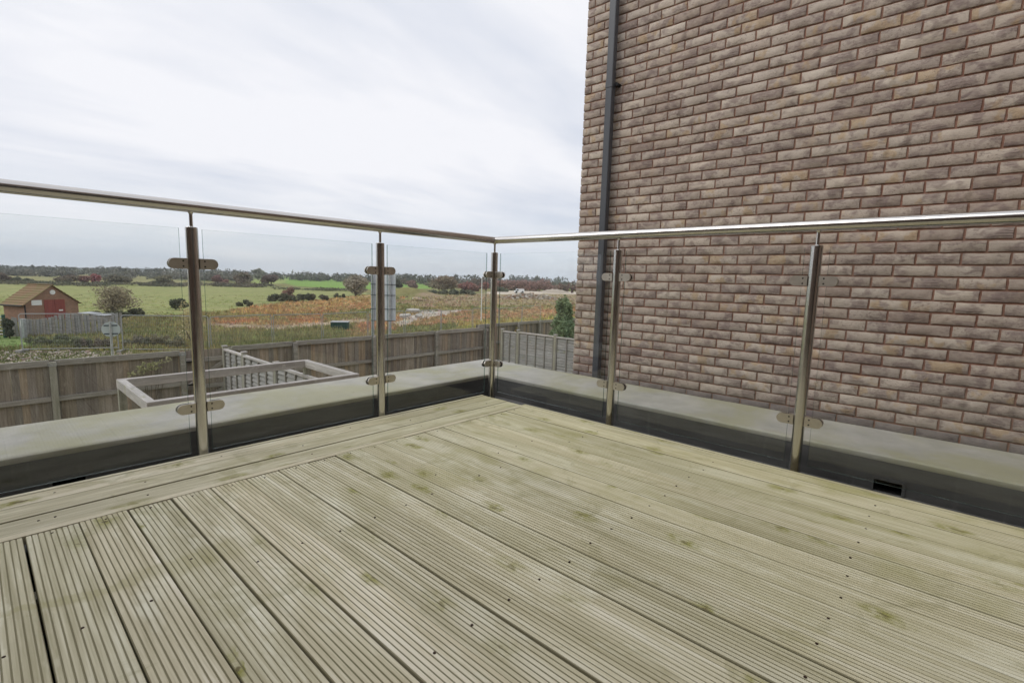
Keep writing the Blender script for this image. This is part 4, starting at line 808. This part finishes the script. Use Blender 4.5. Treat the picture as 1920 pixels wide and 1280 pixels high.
# ------------------------------------------------------------------ signs and posts by the road beyond the fence
sg_=M('grey_aluminium_sign_back',0.6,0.0); sg_.col(sg_.ramp(sg_.noise(sg_.pos(),5,3),[(0.3,(0.56,0.60,0.64)),(0.7,(0.66,0.70,0.74))]))
dch=M('dark_fixing_rail',0.5,0.4); dch.col((0.09,0.11,0.13))
def at_depth_ground(px,d):
    p=at_d(px,600,d); return np.array([p[0],p[1],float(gz(p[0],p[1]))])
D=17.0; b=at_depth_ground(206,D); zc=at_d(206,618,D)[2]
sgr=M('weathered_grey_sign_back',0.6); sgr.col((0.47,0.52,0.52))
rs=thing('round_sign','round road sign seen from behind on a single grey pole above the fence','sign',(b[0],b[1],b[2]),-YAW+R(30))
g=G(); g.tube((0,0,0),(0,0,zc-b[2]+0.26),0.038,seg=12); ob('pole',g.mesh('pole_mesh',galv,30),rs)
g=G(); g.tube((0,0.05,zc-b[2]),(0,0.062,zc-b[2]),0.262,seg=36); ob('sign_plate',g.mesh('sign_plate_mesh',sgr,30),rs)
for dz in (0.14,-0.15): g=G(); g.box(-0.19,0.19,0.036,0.052,zc-b[2]+dz-0.02,zc-b[2]+dz+0.02); ob('fixing_rail',g.mesh('fixing_mesh',dch),rs)
D=19.0; b=at_depth_ground(716,D); zt_=at_d(716,514,D)[2]; zb_=at_d(716,601,D)[2]
ts=thing('tall_road_sign','tall narrow road sign seen from behind on two grey poles','sign',(b[0],b[1],b[2]),-YAW)
k=D/F_PX; xl,xr=-17*k,15*k
for x in (xl,xr): g=G(); g.tube((x,0,0),(x,0,zt_-b[2]+0.02),0.057,seg=14); ob('pole',g.mesh('pole_mesh',galv,30),ts)
g=G(); g.box(-20*k,25*k,0.075,0.085,zb_-b[2],zt_-b[2]); ob('sign_plate',g.mesh('tall_plate_mesh',sg_),ts)
for py in (533,553,579,601): z=at_d(716,py,D)[2]-b[2]; g=G(); g.box(-20*k,25*k,0.055,0.075,z-0.010,z+0.010); g.box(xl-.062,xl+.062,-0.062,0.055,z-0.014,z+0.014); g.box(xr-.062,xr+.062,-0.062,0.055,z-0.014,z+0.014); ob('fixing_rail',g.mesh('fixing_mesh',dch),ts)
b=gp(902,606); d=float((b-CAM)@FW); h=86*d/F_PX
tp=thing('thin_pole','tall thin pale pole standing in the rust coloured weeds left of the corner post','pole',tuple(b)); g=G(); g.tube((0,0,0),(0,0,h),0.05,0.04,seg=8); ob('pole',g.mesh('thin_pole_mesh',wh,30),tp)

# green waste bin / tank
b=gp(638,617); d=float((b-CAM)@FW); k=d/F_PX; w=31*k; h=15*k
tk=thing('green_bin','dark green metal storage bin with pale lid edge in the weeds behind the site fence','bin',tuple(b),-YAW+R(10))
grn2=M('dark_green_bin_paint',0.55); grn2.col((0.012,0.06,0.045)); g=G(); g.hexa([(-w*.46,-.45,0),(w*.46,-.45,0),(w*.46,.45,0),(-w*.46,.45,0),(-w*.5,-.5,h*.92),(w*.5,-.5,h*.92),(w*.5,.5,h*.92),(-w*.5,.5,h*.92)]); ob('body',g.mesh('bin_body_mesh',grn2),tk)
g=G(); g.box(-w*.52,w*.52,-.53,.53,h*.92,h*.97); ob('lid',g.mesh('bin_lid_mesh',galv),tk)
for i in range(4): x=-w*.4+w*.8*i/3; g=G(); g.box(x-.03,x+.03,-.52,-.46,0.02,h*.9); ob('rib',g.mesh('bin_rib_mesh',grn2),tk)
# broken concrete slabs
conc=M('broken_concrete',0.9); conc.col(conc.ramp(conc.noise(conc.pos(),3,5,.6),[(0.3,(0.36,0.34,0.31)),(0.7,(0.52,0.50,0.46))]))
def slab(px,py,wpx,hpx,ang,label,group='broken concrete slabs on the waste ground',tilt=0.25,th=0.28):
    b=gp(px,py); d=float((b-CAM)@FW); k=d/F_PX; w=wpx*k; h=hpx*k; rr=random.Random(px); o=[]
    for i in range(9): a=i/9*6.283; q=rr.uniform(.75,1.1); o.append((w/2*q*math.cos(a),w*0.30*q*math.sin(a),0))
    g=G(); g.prism(o,(0,0,th)); t=ob('concrete_slab',g.mesh('slab_mesh_'+'concrete',conc),None,(b[0],b[1],b[2]+h*.35),(tilt,rr.uniform(-.25,.1),ang),label,'concrete slab',group)
slab(775,587,26,9,-YAW+.2,'pale broken concrete slab tilted up highest beside the grey track'); slab(760,597,24,9,-YAW-.3,'jagged grey concrete slab lowest of the broken slabs'); slab(785,596,16,7,-YAW+.9,'small broken concrete lump at the right of the slabs',tilt=.5)
# white van
vb=gp(973,549.5); d=float((vb-CAM)@FW); k=d/F_PX
vn=thing('white_van','white panel van parked far off on the pale track','van',tuple(vb),-YAW+R(12)); s=1.0
wht=M('white_van_paint',0.35,spec=0.5); wht.col((0.78,0.79,0.80)); blk=M('dark_glass',0.2,spec=0.6); blk.col((0.03,0.035,0.04))
# faces left: nose at -x
L_=18*k; H_=8.0*k; W_=1.9
o=[(L_*.5,-W_/2,.3),(-L_*.48,-W_/2,.3),(-L_*.5,-W_/2,H_*.42),(-L_*.40,-W_/2,H_*.52),(-L_*.25,-W_/2,H_*.95),(-L_*.2,-W_/2,H_),(L_*.49,-W_/2,H_*.98),(L_*.5,-W_/2,H_*.5)]
g=G(); g.prism(o,(0,W_,0)); ob('body',g.mesh('van_body_mesh',wht,30),vn)
g=G(); g.prism([(-L_*.385,-W_/2-.01,H_*.55),(-L_*.26,-W_/2-.01,H_*.88),(-L_*.12,-W_/2-.01,H_*.88),(-L_*.12,-W_/2-.01,H_*.55)],(0,W_+.02,0)); g.hexa([(-L_*.41,-W_*.42,H_*.54),(-L_*.40,-W_*.42,H_*.54),(-L_*.40,W_*.42,H_*.54),(-L_*.41,W_*.42,H_*.54),(-L_*.275,-W_*.42,H_*.9),(-L_*.26,-W_*.42,H_*.9),(-L_*.26,W_*.42,H_*.9),(-L_*.275,W_*.42,H_*.9)]); ob('window',g.mesh('van_window_mesh',blk),vn)
for x in (-L_*.32,L_*.32):
    for y in (-W_/2,W_/2-.2): g=G(); g.tube((x,y-.01,.36),(x,y+.21,.36),.36,seg=16); ob('wheel',g.mesh('van_wheel_mesh',rubber,30),vn)
# rubble heap by the van
rub=[(0.42,0.36,0.30),(0.30,0.19,0.13),(0.55,0.52,0.48)]
hb=gp(995,560); g=G()
for i in range(260):
    a=random.gauss(0,1); c=random.gauss(0,.5); x=a*2.6*1.6; y=c*3; z=max(0,1.5*math.exp(-(a*a+c*c*4)*.5)*random.uniform(.3,1)); s=random.uniform(.12,.5)
    p=Vector((x,y,z)); m_=[Vector((random.uniform(-s,s),random.uniform(-s,s),random.uniform(-s*.6,s*.6))) for _ in range(8)]
    g.hexa([p+Vector((sx_*s*random.uniform(.6,1),sy_*s*random.uniform(.6,1),sz_*s*.5*random.uniform(.5,1))) for sz_ in (-1,1) for sx_,sy_ in ((-1,-1),(1,-1),(1,1),(-1,1))],random.choice([0,0,1,2]))
mats=[]
for i,c in enumerate(rub): m_=M('rubble_%s'%('buff','brown','white')[i],0.9); m_.col(c); mats.append(m_)
ob('rubble_heap',g.mesh('rubble_mesh',mats),None,tuple(hb),(0,0,-YAW),'heap of broken bricks and concrete rubble beside the distant white van','rubble',kind='stuff')
sp=gp(1040,549); g=G()
V=[];n_=20
for i in range(n_):
    for j in range(8): u=(i/(n_-1)-.5)*2; v_=(j/7-.5)*2; V.append((u*6,v_*2.2,1.35*max(0,1-u*u)*max(0,1-v_*v_)**.7*(1+.15*math.sin(i*2.1+j))))
g.add(V,[(i*8+j,(i+1)*8+j,(i+1)*8+j+1,i*8+j+1) for i in range(n_-1) for j in range(7)]); ob('spoil_heap',g.mesh('spoil_mesh',mats[0],50),None,tuple(sp),(0,0,-YAW),'low pale spoil heap on the track right of the rubble','heap')

# ------------------------------------------------------------------ bushes and trees
OLV=(0.115,0.115,0.055); DK=(0.055,0.07,0.035); BR=(0.16,0.115,0.07); RD=(0.24,0.075,0.06); RB=(0.20,0.10,0.07)
plant('willow_bush','large rounded grey green willow bush beyond the tawny grass, left of the tall sign','bush',667,555,56,42,(0.19,0.17,0.12),(0.25,0.21,0.15),5200,16,stems=9)
plant('bramble_patch','lowest left dark bramble patch on the pasture edge','bush',458,574,36,13,DK,OLV,1500,9,'low',0)
plant('bramble_patch','dark bramble hedge under the red leaved hawthorn in the pasture','bush',536,565,58,17,DK,OLV,2600,12,'low',0)
plant('hawthorn_bush','red leaved hawthorn rising out of the dark bramble hedge','bush',540,562,27,25,(0.26,0.115,0.085),(0.13,0.12,0.06),1800,8,stems=4)
plant('bramble_patch','dark bramble hedge running right towards the willow bush','bush',588,563,56,14,DK,(0.10,0.09,0.05),2200,12,'low',0)
plant('bramble_patch','small dark bramble clump at the foot of the willow bush','bush',638,558,22,9,DK,OLV,700,6,'low',0)
plant('dark_dome_bush','dark purple brown domed bush at the corner of the bright green field','bush',508,535.5,35,21,(0.10,0.075,0.06),(0.15,0.10,0.075),2400,12,stems=5)
plant('hedgerow_tree','brown and green autumn trees in the hedge left of the dark domed bush','tree',456,535,34,30,(0.19,0.11,0.085),(0.13,0.135,0.08),3000,14,stems=6)
plant('poplar_clump','pale grey green poplars standing behind the hedge','tree',484,525,26,22,(0.17,0.18,0.13),(0.14,0.15,0.11),1900,10,stems=5)
plant('purple_bush','purple red bush in the hedge line near the left glass post','bush',408,535,20,20,(0.22,0.10,0.10),(0.15,0.095,0.07),1300,8)
plant('red_bush','small reddish bush to the right of the purple bush','bush',424,534,13,11,(0.26,0.12,0.09),(0.2,0.1,0.07),600,6)
plant('hedge_bush','brown olive hedge bush behind the brick shed, left part','bush',128,532,44,18,(0.12,0.08,0.055),(0.15,0.13,0.07),1900,10)
plant('hedge_bush','maroon leaved bush beside the crimson bush in the hedge','bush',158,532,26,18,(0.22,0.075,0.06),(0.16,0.09,0.06),1300,8)
plant('crimson_bush','bright crimson bush in the hedge behind the bare shrub','bush',179,531,20,20,(0.32,0.06,0.065),(0.22,0.07,0.055),1200,7)
plant('hedge_bush','dark olive rounded bush right of the crimson bush','bush',224,533,52,20,(0.10,0.085,0.05),(0.135,0.12,0.065),2400,11)
plant('hedge_bush','green brown bush in the hedge left of the first glass post','bush',306,535,42,20,(0.115,0.115,0.055),(0.15,0.125,0.07),2100,11)
plant('hedge_bush','brown bush at the far left edge above the shed roof','bush',4,531,30,22,(0.13,0.085,0.06),(0.11,0.1,0.06),1400,8)
plant('hedge_bush','green hedge bush just right of the far left bush','bush',40,529,46,11,DK,OLV,1500,9,'low',0)
plant('hedgerow','thin dark hedgerow along the far side of the pasture, behind the shed roof','hedge',80,534,230,9,DK,(0.11,0.09,0.055),2600,26,'low',0)
plant('hedgerow','thin dark hedgerow along the pasture left of the first glass post','hedge',268,535,190,8,DK,(0.11,0.09,0.055),2200,24,'low',0)
plant('hedgerow','thin dark hedgerow along the pasture between the first glass post and the domed bush','hedge',425,537,150,9,DK,(0.12,0.09,0.06),2000,20,'low',0)
plant('hedgerow','thin olive hedge at the near edge of the bright green field','hedge',590,544,130,6,(0.09,0.10,0.045),OLV,1500,18,'low',0)
plant('bare_shrub','tall half bare russet shrub standing right of the brick shed','shrub',216,592,86,62,(0.24,0.185,0.11),(0.19,0.165,0.085),3600,20,stems=14,leaf=0.11)
plant('bramble_patch','dark green bramble mass at the foot of the tall bare shrub','bush',205,596,62,17,DK,OLV,2200,12,'low',0,leaf=0.12)
plant('bramble_patch','dark bramble bush right of the bare shrub','bush',258,592,38,18,(0.08,0.085,0.045),OLV,1500,9,'low',0,leaf=0.12)
plant('dark_shrub','dark shrub leaning right beside the first glass post','shrub',338,581,36,26,DK,(0.09,0.095,0.05),2000,10,stems=4,leaf=0.12)
plant('yellow_sapling','slender yellow leaved birch behind the left glass post','tree',362,645,42,128,(0.36,0.28,0.09),(0.28,0.25,0.10),1100,18,'tall',3,leaf=0.07)
plant('dark_conifer','dark bushy shrub between the field gate and the old board fence','shrub',19,634,22,42,(0.04,0.055,0.03),(0.07,0.08,0.045),1300,9,stems=2,leaf=0.09)
plant('autumn_tree','broad brown and orange tree in the hedge right of the tall sign','tree',832,548,62,33,(0.20,0.125,0.075),(0.15,0.135,0.075),4200,18,stems=7)
plant('purple_dome_bush','purple brown domed bush in front of the bright green field','bush',775,542,27,19,(0.15,0.085,0.075),(0.19,0.115,0.085),1600,9)
plant('dark_tree','dark green tree right beside the tall road sign','tree',744,545,22,26,(0.055,0.07,0.04),(0.09,0.1,0.055),1500,9)
plant('red_hedge','rust red hedge left of the corner post','hedge',888,546,56,21,RB,RD,2800,14,'low',0)
plant('green_hedge','low dark green hedge under the red hedge','hedge',868,553,56,12,(0.06,0.08,0.045),OLV,1800,10,'low',0)
plant('green_hedge','dark green low hedge under the big autumn tree','hedge',815,551,44,10,(0.06,0.08,0.045),OLV,1400,9,'low',0)
plant('red_hedge','long red brown hedge behind the white van','hedge',985,545,112,23,(0.16,0.085,0.06),(0.22,0.095,0.07),5200,24,'low',0)
plant('green_hedge','green hedge just left of the white van','hedge',942,547,30,14,(0.07,0.09,0.05),OLV,1000,7,'low',0)
plant('round_tree','round dark tree standing above the red brown hedge','tree',1004,541,20,24,(0.08,0.09,0.055),(0.12,0.115,0.07),1200,8)
plant('red_hedge','brown hedge bush next to the brick building','hedge',1064,549,36,20,(0.13,0.085,0.055),RB,1500,9,'low',0)
for a in ((92,650,66,26,'green bramble clump in front of the left end of the mesh fence',(0.09,0.12,0.045),OLV),(140,652,58,24,'yellow green bramble clump left of the round sign',(0.15,0.17,0.06),(0.10,0.12,0.05)),
  (176,655,50,26,'pinkish brown and green bramble clump just left of the round sign',(0.17,0.125,0.09),(0.09,0.11,0.05)),(262,650,64,30,'grey green bramble clump right of the round sign',(0.11,0.12,0.065),(0.16,0.13,0.09)),
  (318,651,56,26,'green bramble clump left of the first glass post, above the fence rail',(0.12,0.135,0.055),(0.2,0.16,0.08))):
    plant('bramble_patch',a[4],'bush',a[0],a[1],a[2],a[3],a[5],a[6],2300,12,'low',0,leaf=0.075)
# green bush and yellow sapling just beyond the fence corner
def near_plant(name,label,cat,px,d,topy,wpx,col,col2,n,nl,shape,stems,leaf):
    b=at_depth_ground(px,d); hp=(b[2]); top=at_d(px,topy,d)[2]; k=d/F_PX; 
    plant(name,label,cat,px,0,wpx,(top-hp)/k,col,col2,n,nl,shape,stems,leaf=leaf,pd=b)
near_plant('green_bush','bright green feathery bush behind the grey slat fence beside the brick building','bush',1058,20.5,552,68,(0.075,0.135,0.05),(0.145,0.19,0.075),9500,34,'tall',8,0.075)
near_plant('green_bush','dark lower green bush behind the slat fence, half hidden by the building','bush',1054,18.5,588,62,(0.06,0.11,0.045),(0.12,0.17,0.065),5200,18,'round',5,0.07)
near_plant('yellow_bush','small yellow orange bush poking above the fence corner','bush',967,21.5,590,24,(0.46,0.30,0.07),(0.38,0.33,0.10),900,8,'tall',3,0.06)
near_plant('yellow_creeper','yellow green climbing plant growing against the brown fence left of the gate','plant',268,13.0,684,34,(0.33,0.36,0.06),(0.42,0.40,0.12),0 or 420,7,'tall',3,0.055) if False else None
cr_=thing('climbing_plant','yellow green climbing plant against the brown fence left of the gate','plant',(0,0,0))
c0=at_y(278,690,FY-0.14); LL=[]
for px,py,r_ in ((272,690,.17),(284,688,.15),(268,696,.12),(296,684,.11),(248,702,.08),(316,673,.07),(303,678,.07)):
    p=at_y(px,py,FY-0.16); LL.append((p[0],p[1],p[2],r_,0.09,r_*.8))
crown('foliage',LL,230,0.04,(0.24,0.26,0.06),(0.20,0.18,0.09),cr_,zmin=-9)
g=G(); 
for l in LL: g.path([(c0[0]+.1,FY-.12,GG),(c0[0]+(l[0]-c0[0])*.5,FY-.13,(l[2]+GG)/2),(l[0],l[1],l[2])],[.012,.008,.004],5)
ob('stem',g.mesh('creeper_stem_mesh',bark_m),cr_)

# ------------------------------------------------------------------ weeds: thousands of tufts on the waste ground
def tufts(name,label,n,region,hmin,hmax,blades=5,colf=None,dens=None):
    X0,X1,Y0,Y1=region; px=RNG.uniform(X0,X1,n); py=RNG.uniform(Y0,Y1,n)
    r=FW[None]+((px-960)/F_PX)[:,None]*RT[None]+((640-py)/F_PX)[:,None]*UP[None]; t=(GF-CAM[2])/r[:,2]; P=CAM+r*t[:,None]
    for _ in range(3): t=(gz(P[:,0],P[:,1])-CAM[2])/r[:,2]; P=CAM+r*t[:,None]
    keep=(P[:,1]>13)&(np.linalg.norm(P-CAM,axis=1)<400)
    for nm,poly,c1,c2,wb in ZONES:
        if nm in('pasture','bright','bright2','bright3','far_left','pale','conc','path','gravel','lawn'):
            m=inpoly(P[:,0],P[:,1],poly); keep&=~(m&(RNG.uniform(0,1,n)>({'pasture':.25,'path':.22,'gravel':.40,'lawn':.2,'conc':.2}.get(nm,0.02))))
    P=P[keep]; n=len(P); C_=np.clip(ground_colour(P[:,0],P[:,1])*1.30*RNG.uniform(0.7,1.3,(n,1)),0,.75); C_*=1+RNG.uniform(-.12,.12,(n,3))
    d=np.linalg.norm(P-CAM,axis=1); H=RNG.uniform(hmin,hmax,n)*(0.7+0.6*fbm(P[:,0]*.3,P[:,1]*.3,91)); 
    dk=np.zeros(n,bool)
    for nm,poly,c1,c2,wb in ZONES:
        m=inpoly(P[:,0],P[:,1],poly)
        if nm=='dark': H[m]*=1.25
        if nm in('pasture','lawn'): H[m]*=0.35
        if nm=='gravel': H[m]*=0.45; C_[m]=np.array([0.17,0.19,0.08])*RNG.uniform(.7,1.4,(int(m.sum()),1))
    VV=[];CC=[]
    for b in range(blades):
        a=RNG.uniform(0,6.283,n); o=RNG.normal(size=(n,2))*0.13; w=np.maximum(0.018,d*0.00125)*RNG.uniform(.7,1.5,n); h=H*RNG.uniform(.6,1.1,n); l=RNG.normal(size=(n,2))*0.22*h[:,None]
        bx_=P[:,0]+o[:,0]; by_=P[:,1]+o[:,1]; z=P[:,2]-0.02; ca,sa=np.cos(a)*w,np.sin(a)*w
        v=np.stack([np.stack([bx_-ca,by_-sa,z],1),np.stack([bx_+ca,by_+sa,z],1),np.stack([bx_+l[:,0]+ca*.5,by_+l[:,1]+sa*.5,z+h],1)],1); VV.append(v.reshape(-1,3)); CC.append(np.repeat(C_*RNG.uniform(.8,1.2,(n,1)),3,axis=0))
    V=np.concatenate(VV); F=np.arange(len(V)).reshape(-1,3); ob(name,np_mesh(name+'_mesh',V,F,leaf_m,np.concatenate(CC)),None,label=label,cat='weeds',kind='stuff')
tufts('dry_weeds','rust, ochre and olive dry weeds covering the waste ground beyond the fence',30000,(-60,1120,553,690),0.15,0.42)
tufts('tall_weeds','taller green weeds along the foot of the mesh site fence',2600,(385,690,630,664),0.3,0.6,6)
# loose stones and brick ends on the gravel strip
n=600; px=RNG.uniform(-40,235,n); py=RNG.uniform(657,700,n); g=G(); cols=[]
for i in range(n):
    b=gp(px[i],py[i]); 
    if b[1]<14: continue
    s=random.uniform(.03,.11); g.hexa([(b[0]+sx_*s*random.uniform(.5,1),b[1]+sy_*s*random.uniform(.5,1),b[2]+(sz_*.5+.5)*s*random.uniform(.4,.9)-.01) for sz_ in (-1,1) for sx_,sy_ in ((-1,-1),(1,-1),(1,1),(-1,1))],random.choice([0,0,1,2]))
for m_,c in zip(mats,rub): pass
st=[M('pink_gravel',0.9),M('brown_gravel',0.9),M('pale_gravel',0.9)]
for m_,c in zip(st,((0.36,0.275,0.235),(0.24,0.21,0.165),(0.46,0.425,0.39))): m_.col(c)
ob('loose_stones',g.mesh('loose_stones_mesh',st),None,label='pinkish loose stones on the bare strip just beyond the fence',cat='stones',kind='stuff')

# ------------------------------------------------------------------ distant buildings, treeline and hills
def far_building(label,px0,px1,py0,py1,roof_c=(0.45,0.46,0.47)):
    b=at_z((px0+px1)/2,py1,GF); d=float((b-CAM)@FW); d=min(d,420); b=at_depth_ground((px0+px1)/2,d); k=d/F_PX; w=(px1-px0)*k; zt_=at_d((px0+px1)/2,py0,d)[2]; h=max(2.5,zt_-GF)
    t=thing('far_building',label,'building',tuple(b),-YAW,'pale buildings on the far side of the fields')
    g=G(); g.box(-w/2,w/2,0,8,0,h*.75); ob('wall',g.mesh('far_wall_mesh',wh),t); rm=M('far_roof',0.8); rm.col(roof_c); g=G(); g.prism([(-w/2-.3,-.3,h*.75),(-w/2-.3,4,h),(-w/2-.3,8.3,h*.75)],(w+.6,0,0)); ob('roof',g.mesh('far_roof_mesh',rm),t)
    for i in range(max(2,int(w/5))): x=-w/2+(i+.5)*w/max(2,int(w/5)); g=G(); g.box(x-.6,x+.6,-.03,0.02,h*.25,h*.5); ob('window',g.mesh('far_window_mesh',blk),t)
far_building('long low pale building far off, left of the first glass post',268,298,508.5,513.5); far_building('white industrial shed far off beside the first glass post',303,330,506,513.5,(0.62,0.62,0.62)); far_building('white shed roof far off just right of the first glass post',374,386,509.5,514.5,(0.62,0.62,0.62)); far_building('white house far off between the hedgerow trees',424,441,512,517,(0.5,0.5,0.5)); far_building('small white house far off on the left above the hedge',30,39,506,511,(0.4,0.36,0.33))
def tree_row(name,label,px0,px1,d,tops,col,col2,n,size,deep=18,kind='stuff'):
    tx=np.array([t[0] for t in tops],float); ty=np.array([t[1] for t in tops],float)
    m=int((px1-px0)/5.5); PXs=RNG.uniform(px0,px1,m); top=np.interp(PXs,tx,ty)+RNG.normal(size=m)*1.4+1.2; lobes=[]
    for a,b in zip(PXs,top):
        dd=d*RNG.uniform(1.0,1.12); p=at_d(a,b,dd); z0=float(gz(p[0],p[1])); h=p[2]-z0; 
        if h<1: continue
        q=dd/F_PX*RNG.uniform(4.5,10); lobes.append((p[0],p[1],z0+h*.55,q,q,h*.45)); 
        if RNG.uniform()<.6: lobes.append((p[0]+RNG.normal()*q,p[1]+RNG.normal()*q,z0+h*.3,q*1.2,q*1.2,h*.3))
    o=crown(name,lobes,n,size,col,col2,None,zmin=-50); o['label']=label; o['category']='woodland'; o['kind']=kind
tree_row('far_woodland','far dark treeline along the horizon beyond the fields',-80,1120,300,[(-80,497),(60,497.5),(200,500.5),(300,501),(400,502),(520,508),(620,511.5),(700,512),(800,513.5),(860,512.5),(960,516),(1010,518),(1120,521)],(0.07,0.08,0.06),(0.11,0.11,0.08),20000,0.85)
tree_row('near_woodland','brown and green wood in front of the treeline on the right',735,1120,225,[(735,523),(800,520),(850,519),(905,521),(960,523),(1120,527)],(0.085,0.075,0.05),(0.12,0.085,0.06),8000,0.6)
tree_row('left_woodland','grey green wood behind the hedge on the left of the fields',-80,470,215,[(-80,501),(60,503),(130,505),(200,503),(330,507),(400,507),(470,511)],(0.105,0.115,0.085),(0.14,0.13,0.10),13000,0.55)
# low wooded hills on the skyline
hm=M('distant_wooded_hills',0.95,spec=0.05); hm.col(hm.ramp(hm.noise(hm.pos(),0.03,5,.7),[(0.35,(0.055,0.068,0.05)),(0.65,(0.095,0.10,0.07))]))
V=[];nx=160
for j in range(6):
    for i in range(nx):
        px=-500+1750*i/(nx-1); D=950+j*80; top=np.interp(px,[-500,0,90,180,300,380,460,560,1250],[497,498,500,502.5,503,505.5,509,516,534]); p=at_d(px,top,D+0.0); prof=math.sin(math.pi*min(1,(j+.0)/5*1.0)); z=GF-3+(max(p[2],GF-2)-GF+3)*prof*(1+.05*math.sin(i*1.7+j)+.04*math.sin(i*.6)); V.append((p[0],p[1],z))
F=np.array([(j*nx+i,j*nx+i+1,(j+1)*nx+i+1,(j+1)*nx+i) for j in range(5) for i in range(nx-1)])
ob('hills',np_mesh('hills_mesh',np.array(V),F,hm,None,True),kind='structure')

# ------------------------------------------------------------------ thin autumn haze
hzm=bpy.data.materials.new('pale_haze'); hzm.use_nodes=True; _n=hzm.node_tree; _n.nodes.clear(); _v=_n.nodes.new('ShaderNodeVolumePrincipled'); _v.inputs['Density'].default_value=0.0004; _v.inputs['Color'].default_value=(0.86,0.90,0.97,1); _v.inputs['Anisotropy'].default_value=0.2
_o=_n.nodes.new('ShaderNodeOutputMaterial'); _n.links.new(_v.outputs[0],_o.inputs['Volume'])
g=G(); g.box(-1500,1500,-1500,1500,-9.0,30.0); hz_=ob('haze',g.mesh('haze_mesh',[]),None,label='thin pale autumn haze over the fields',kind='stuff'); hz_.data.materials.append(hzm)
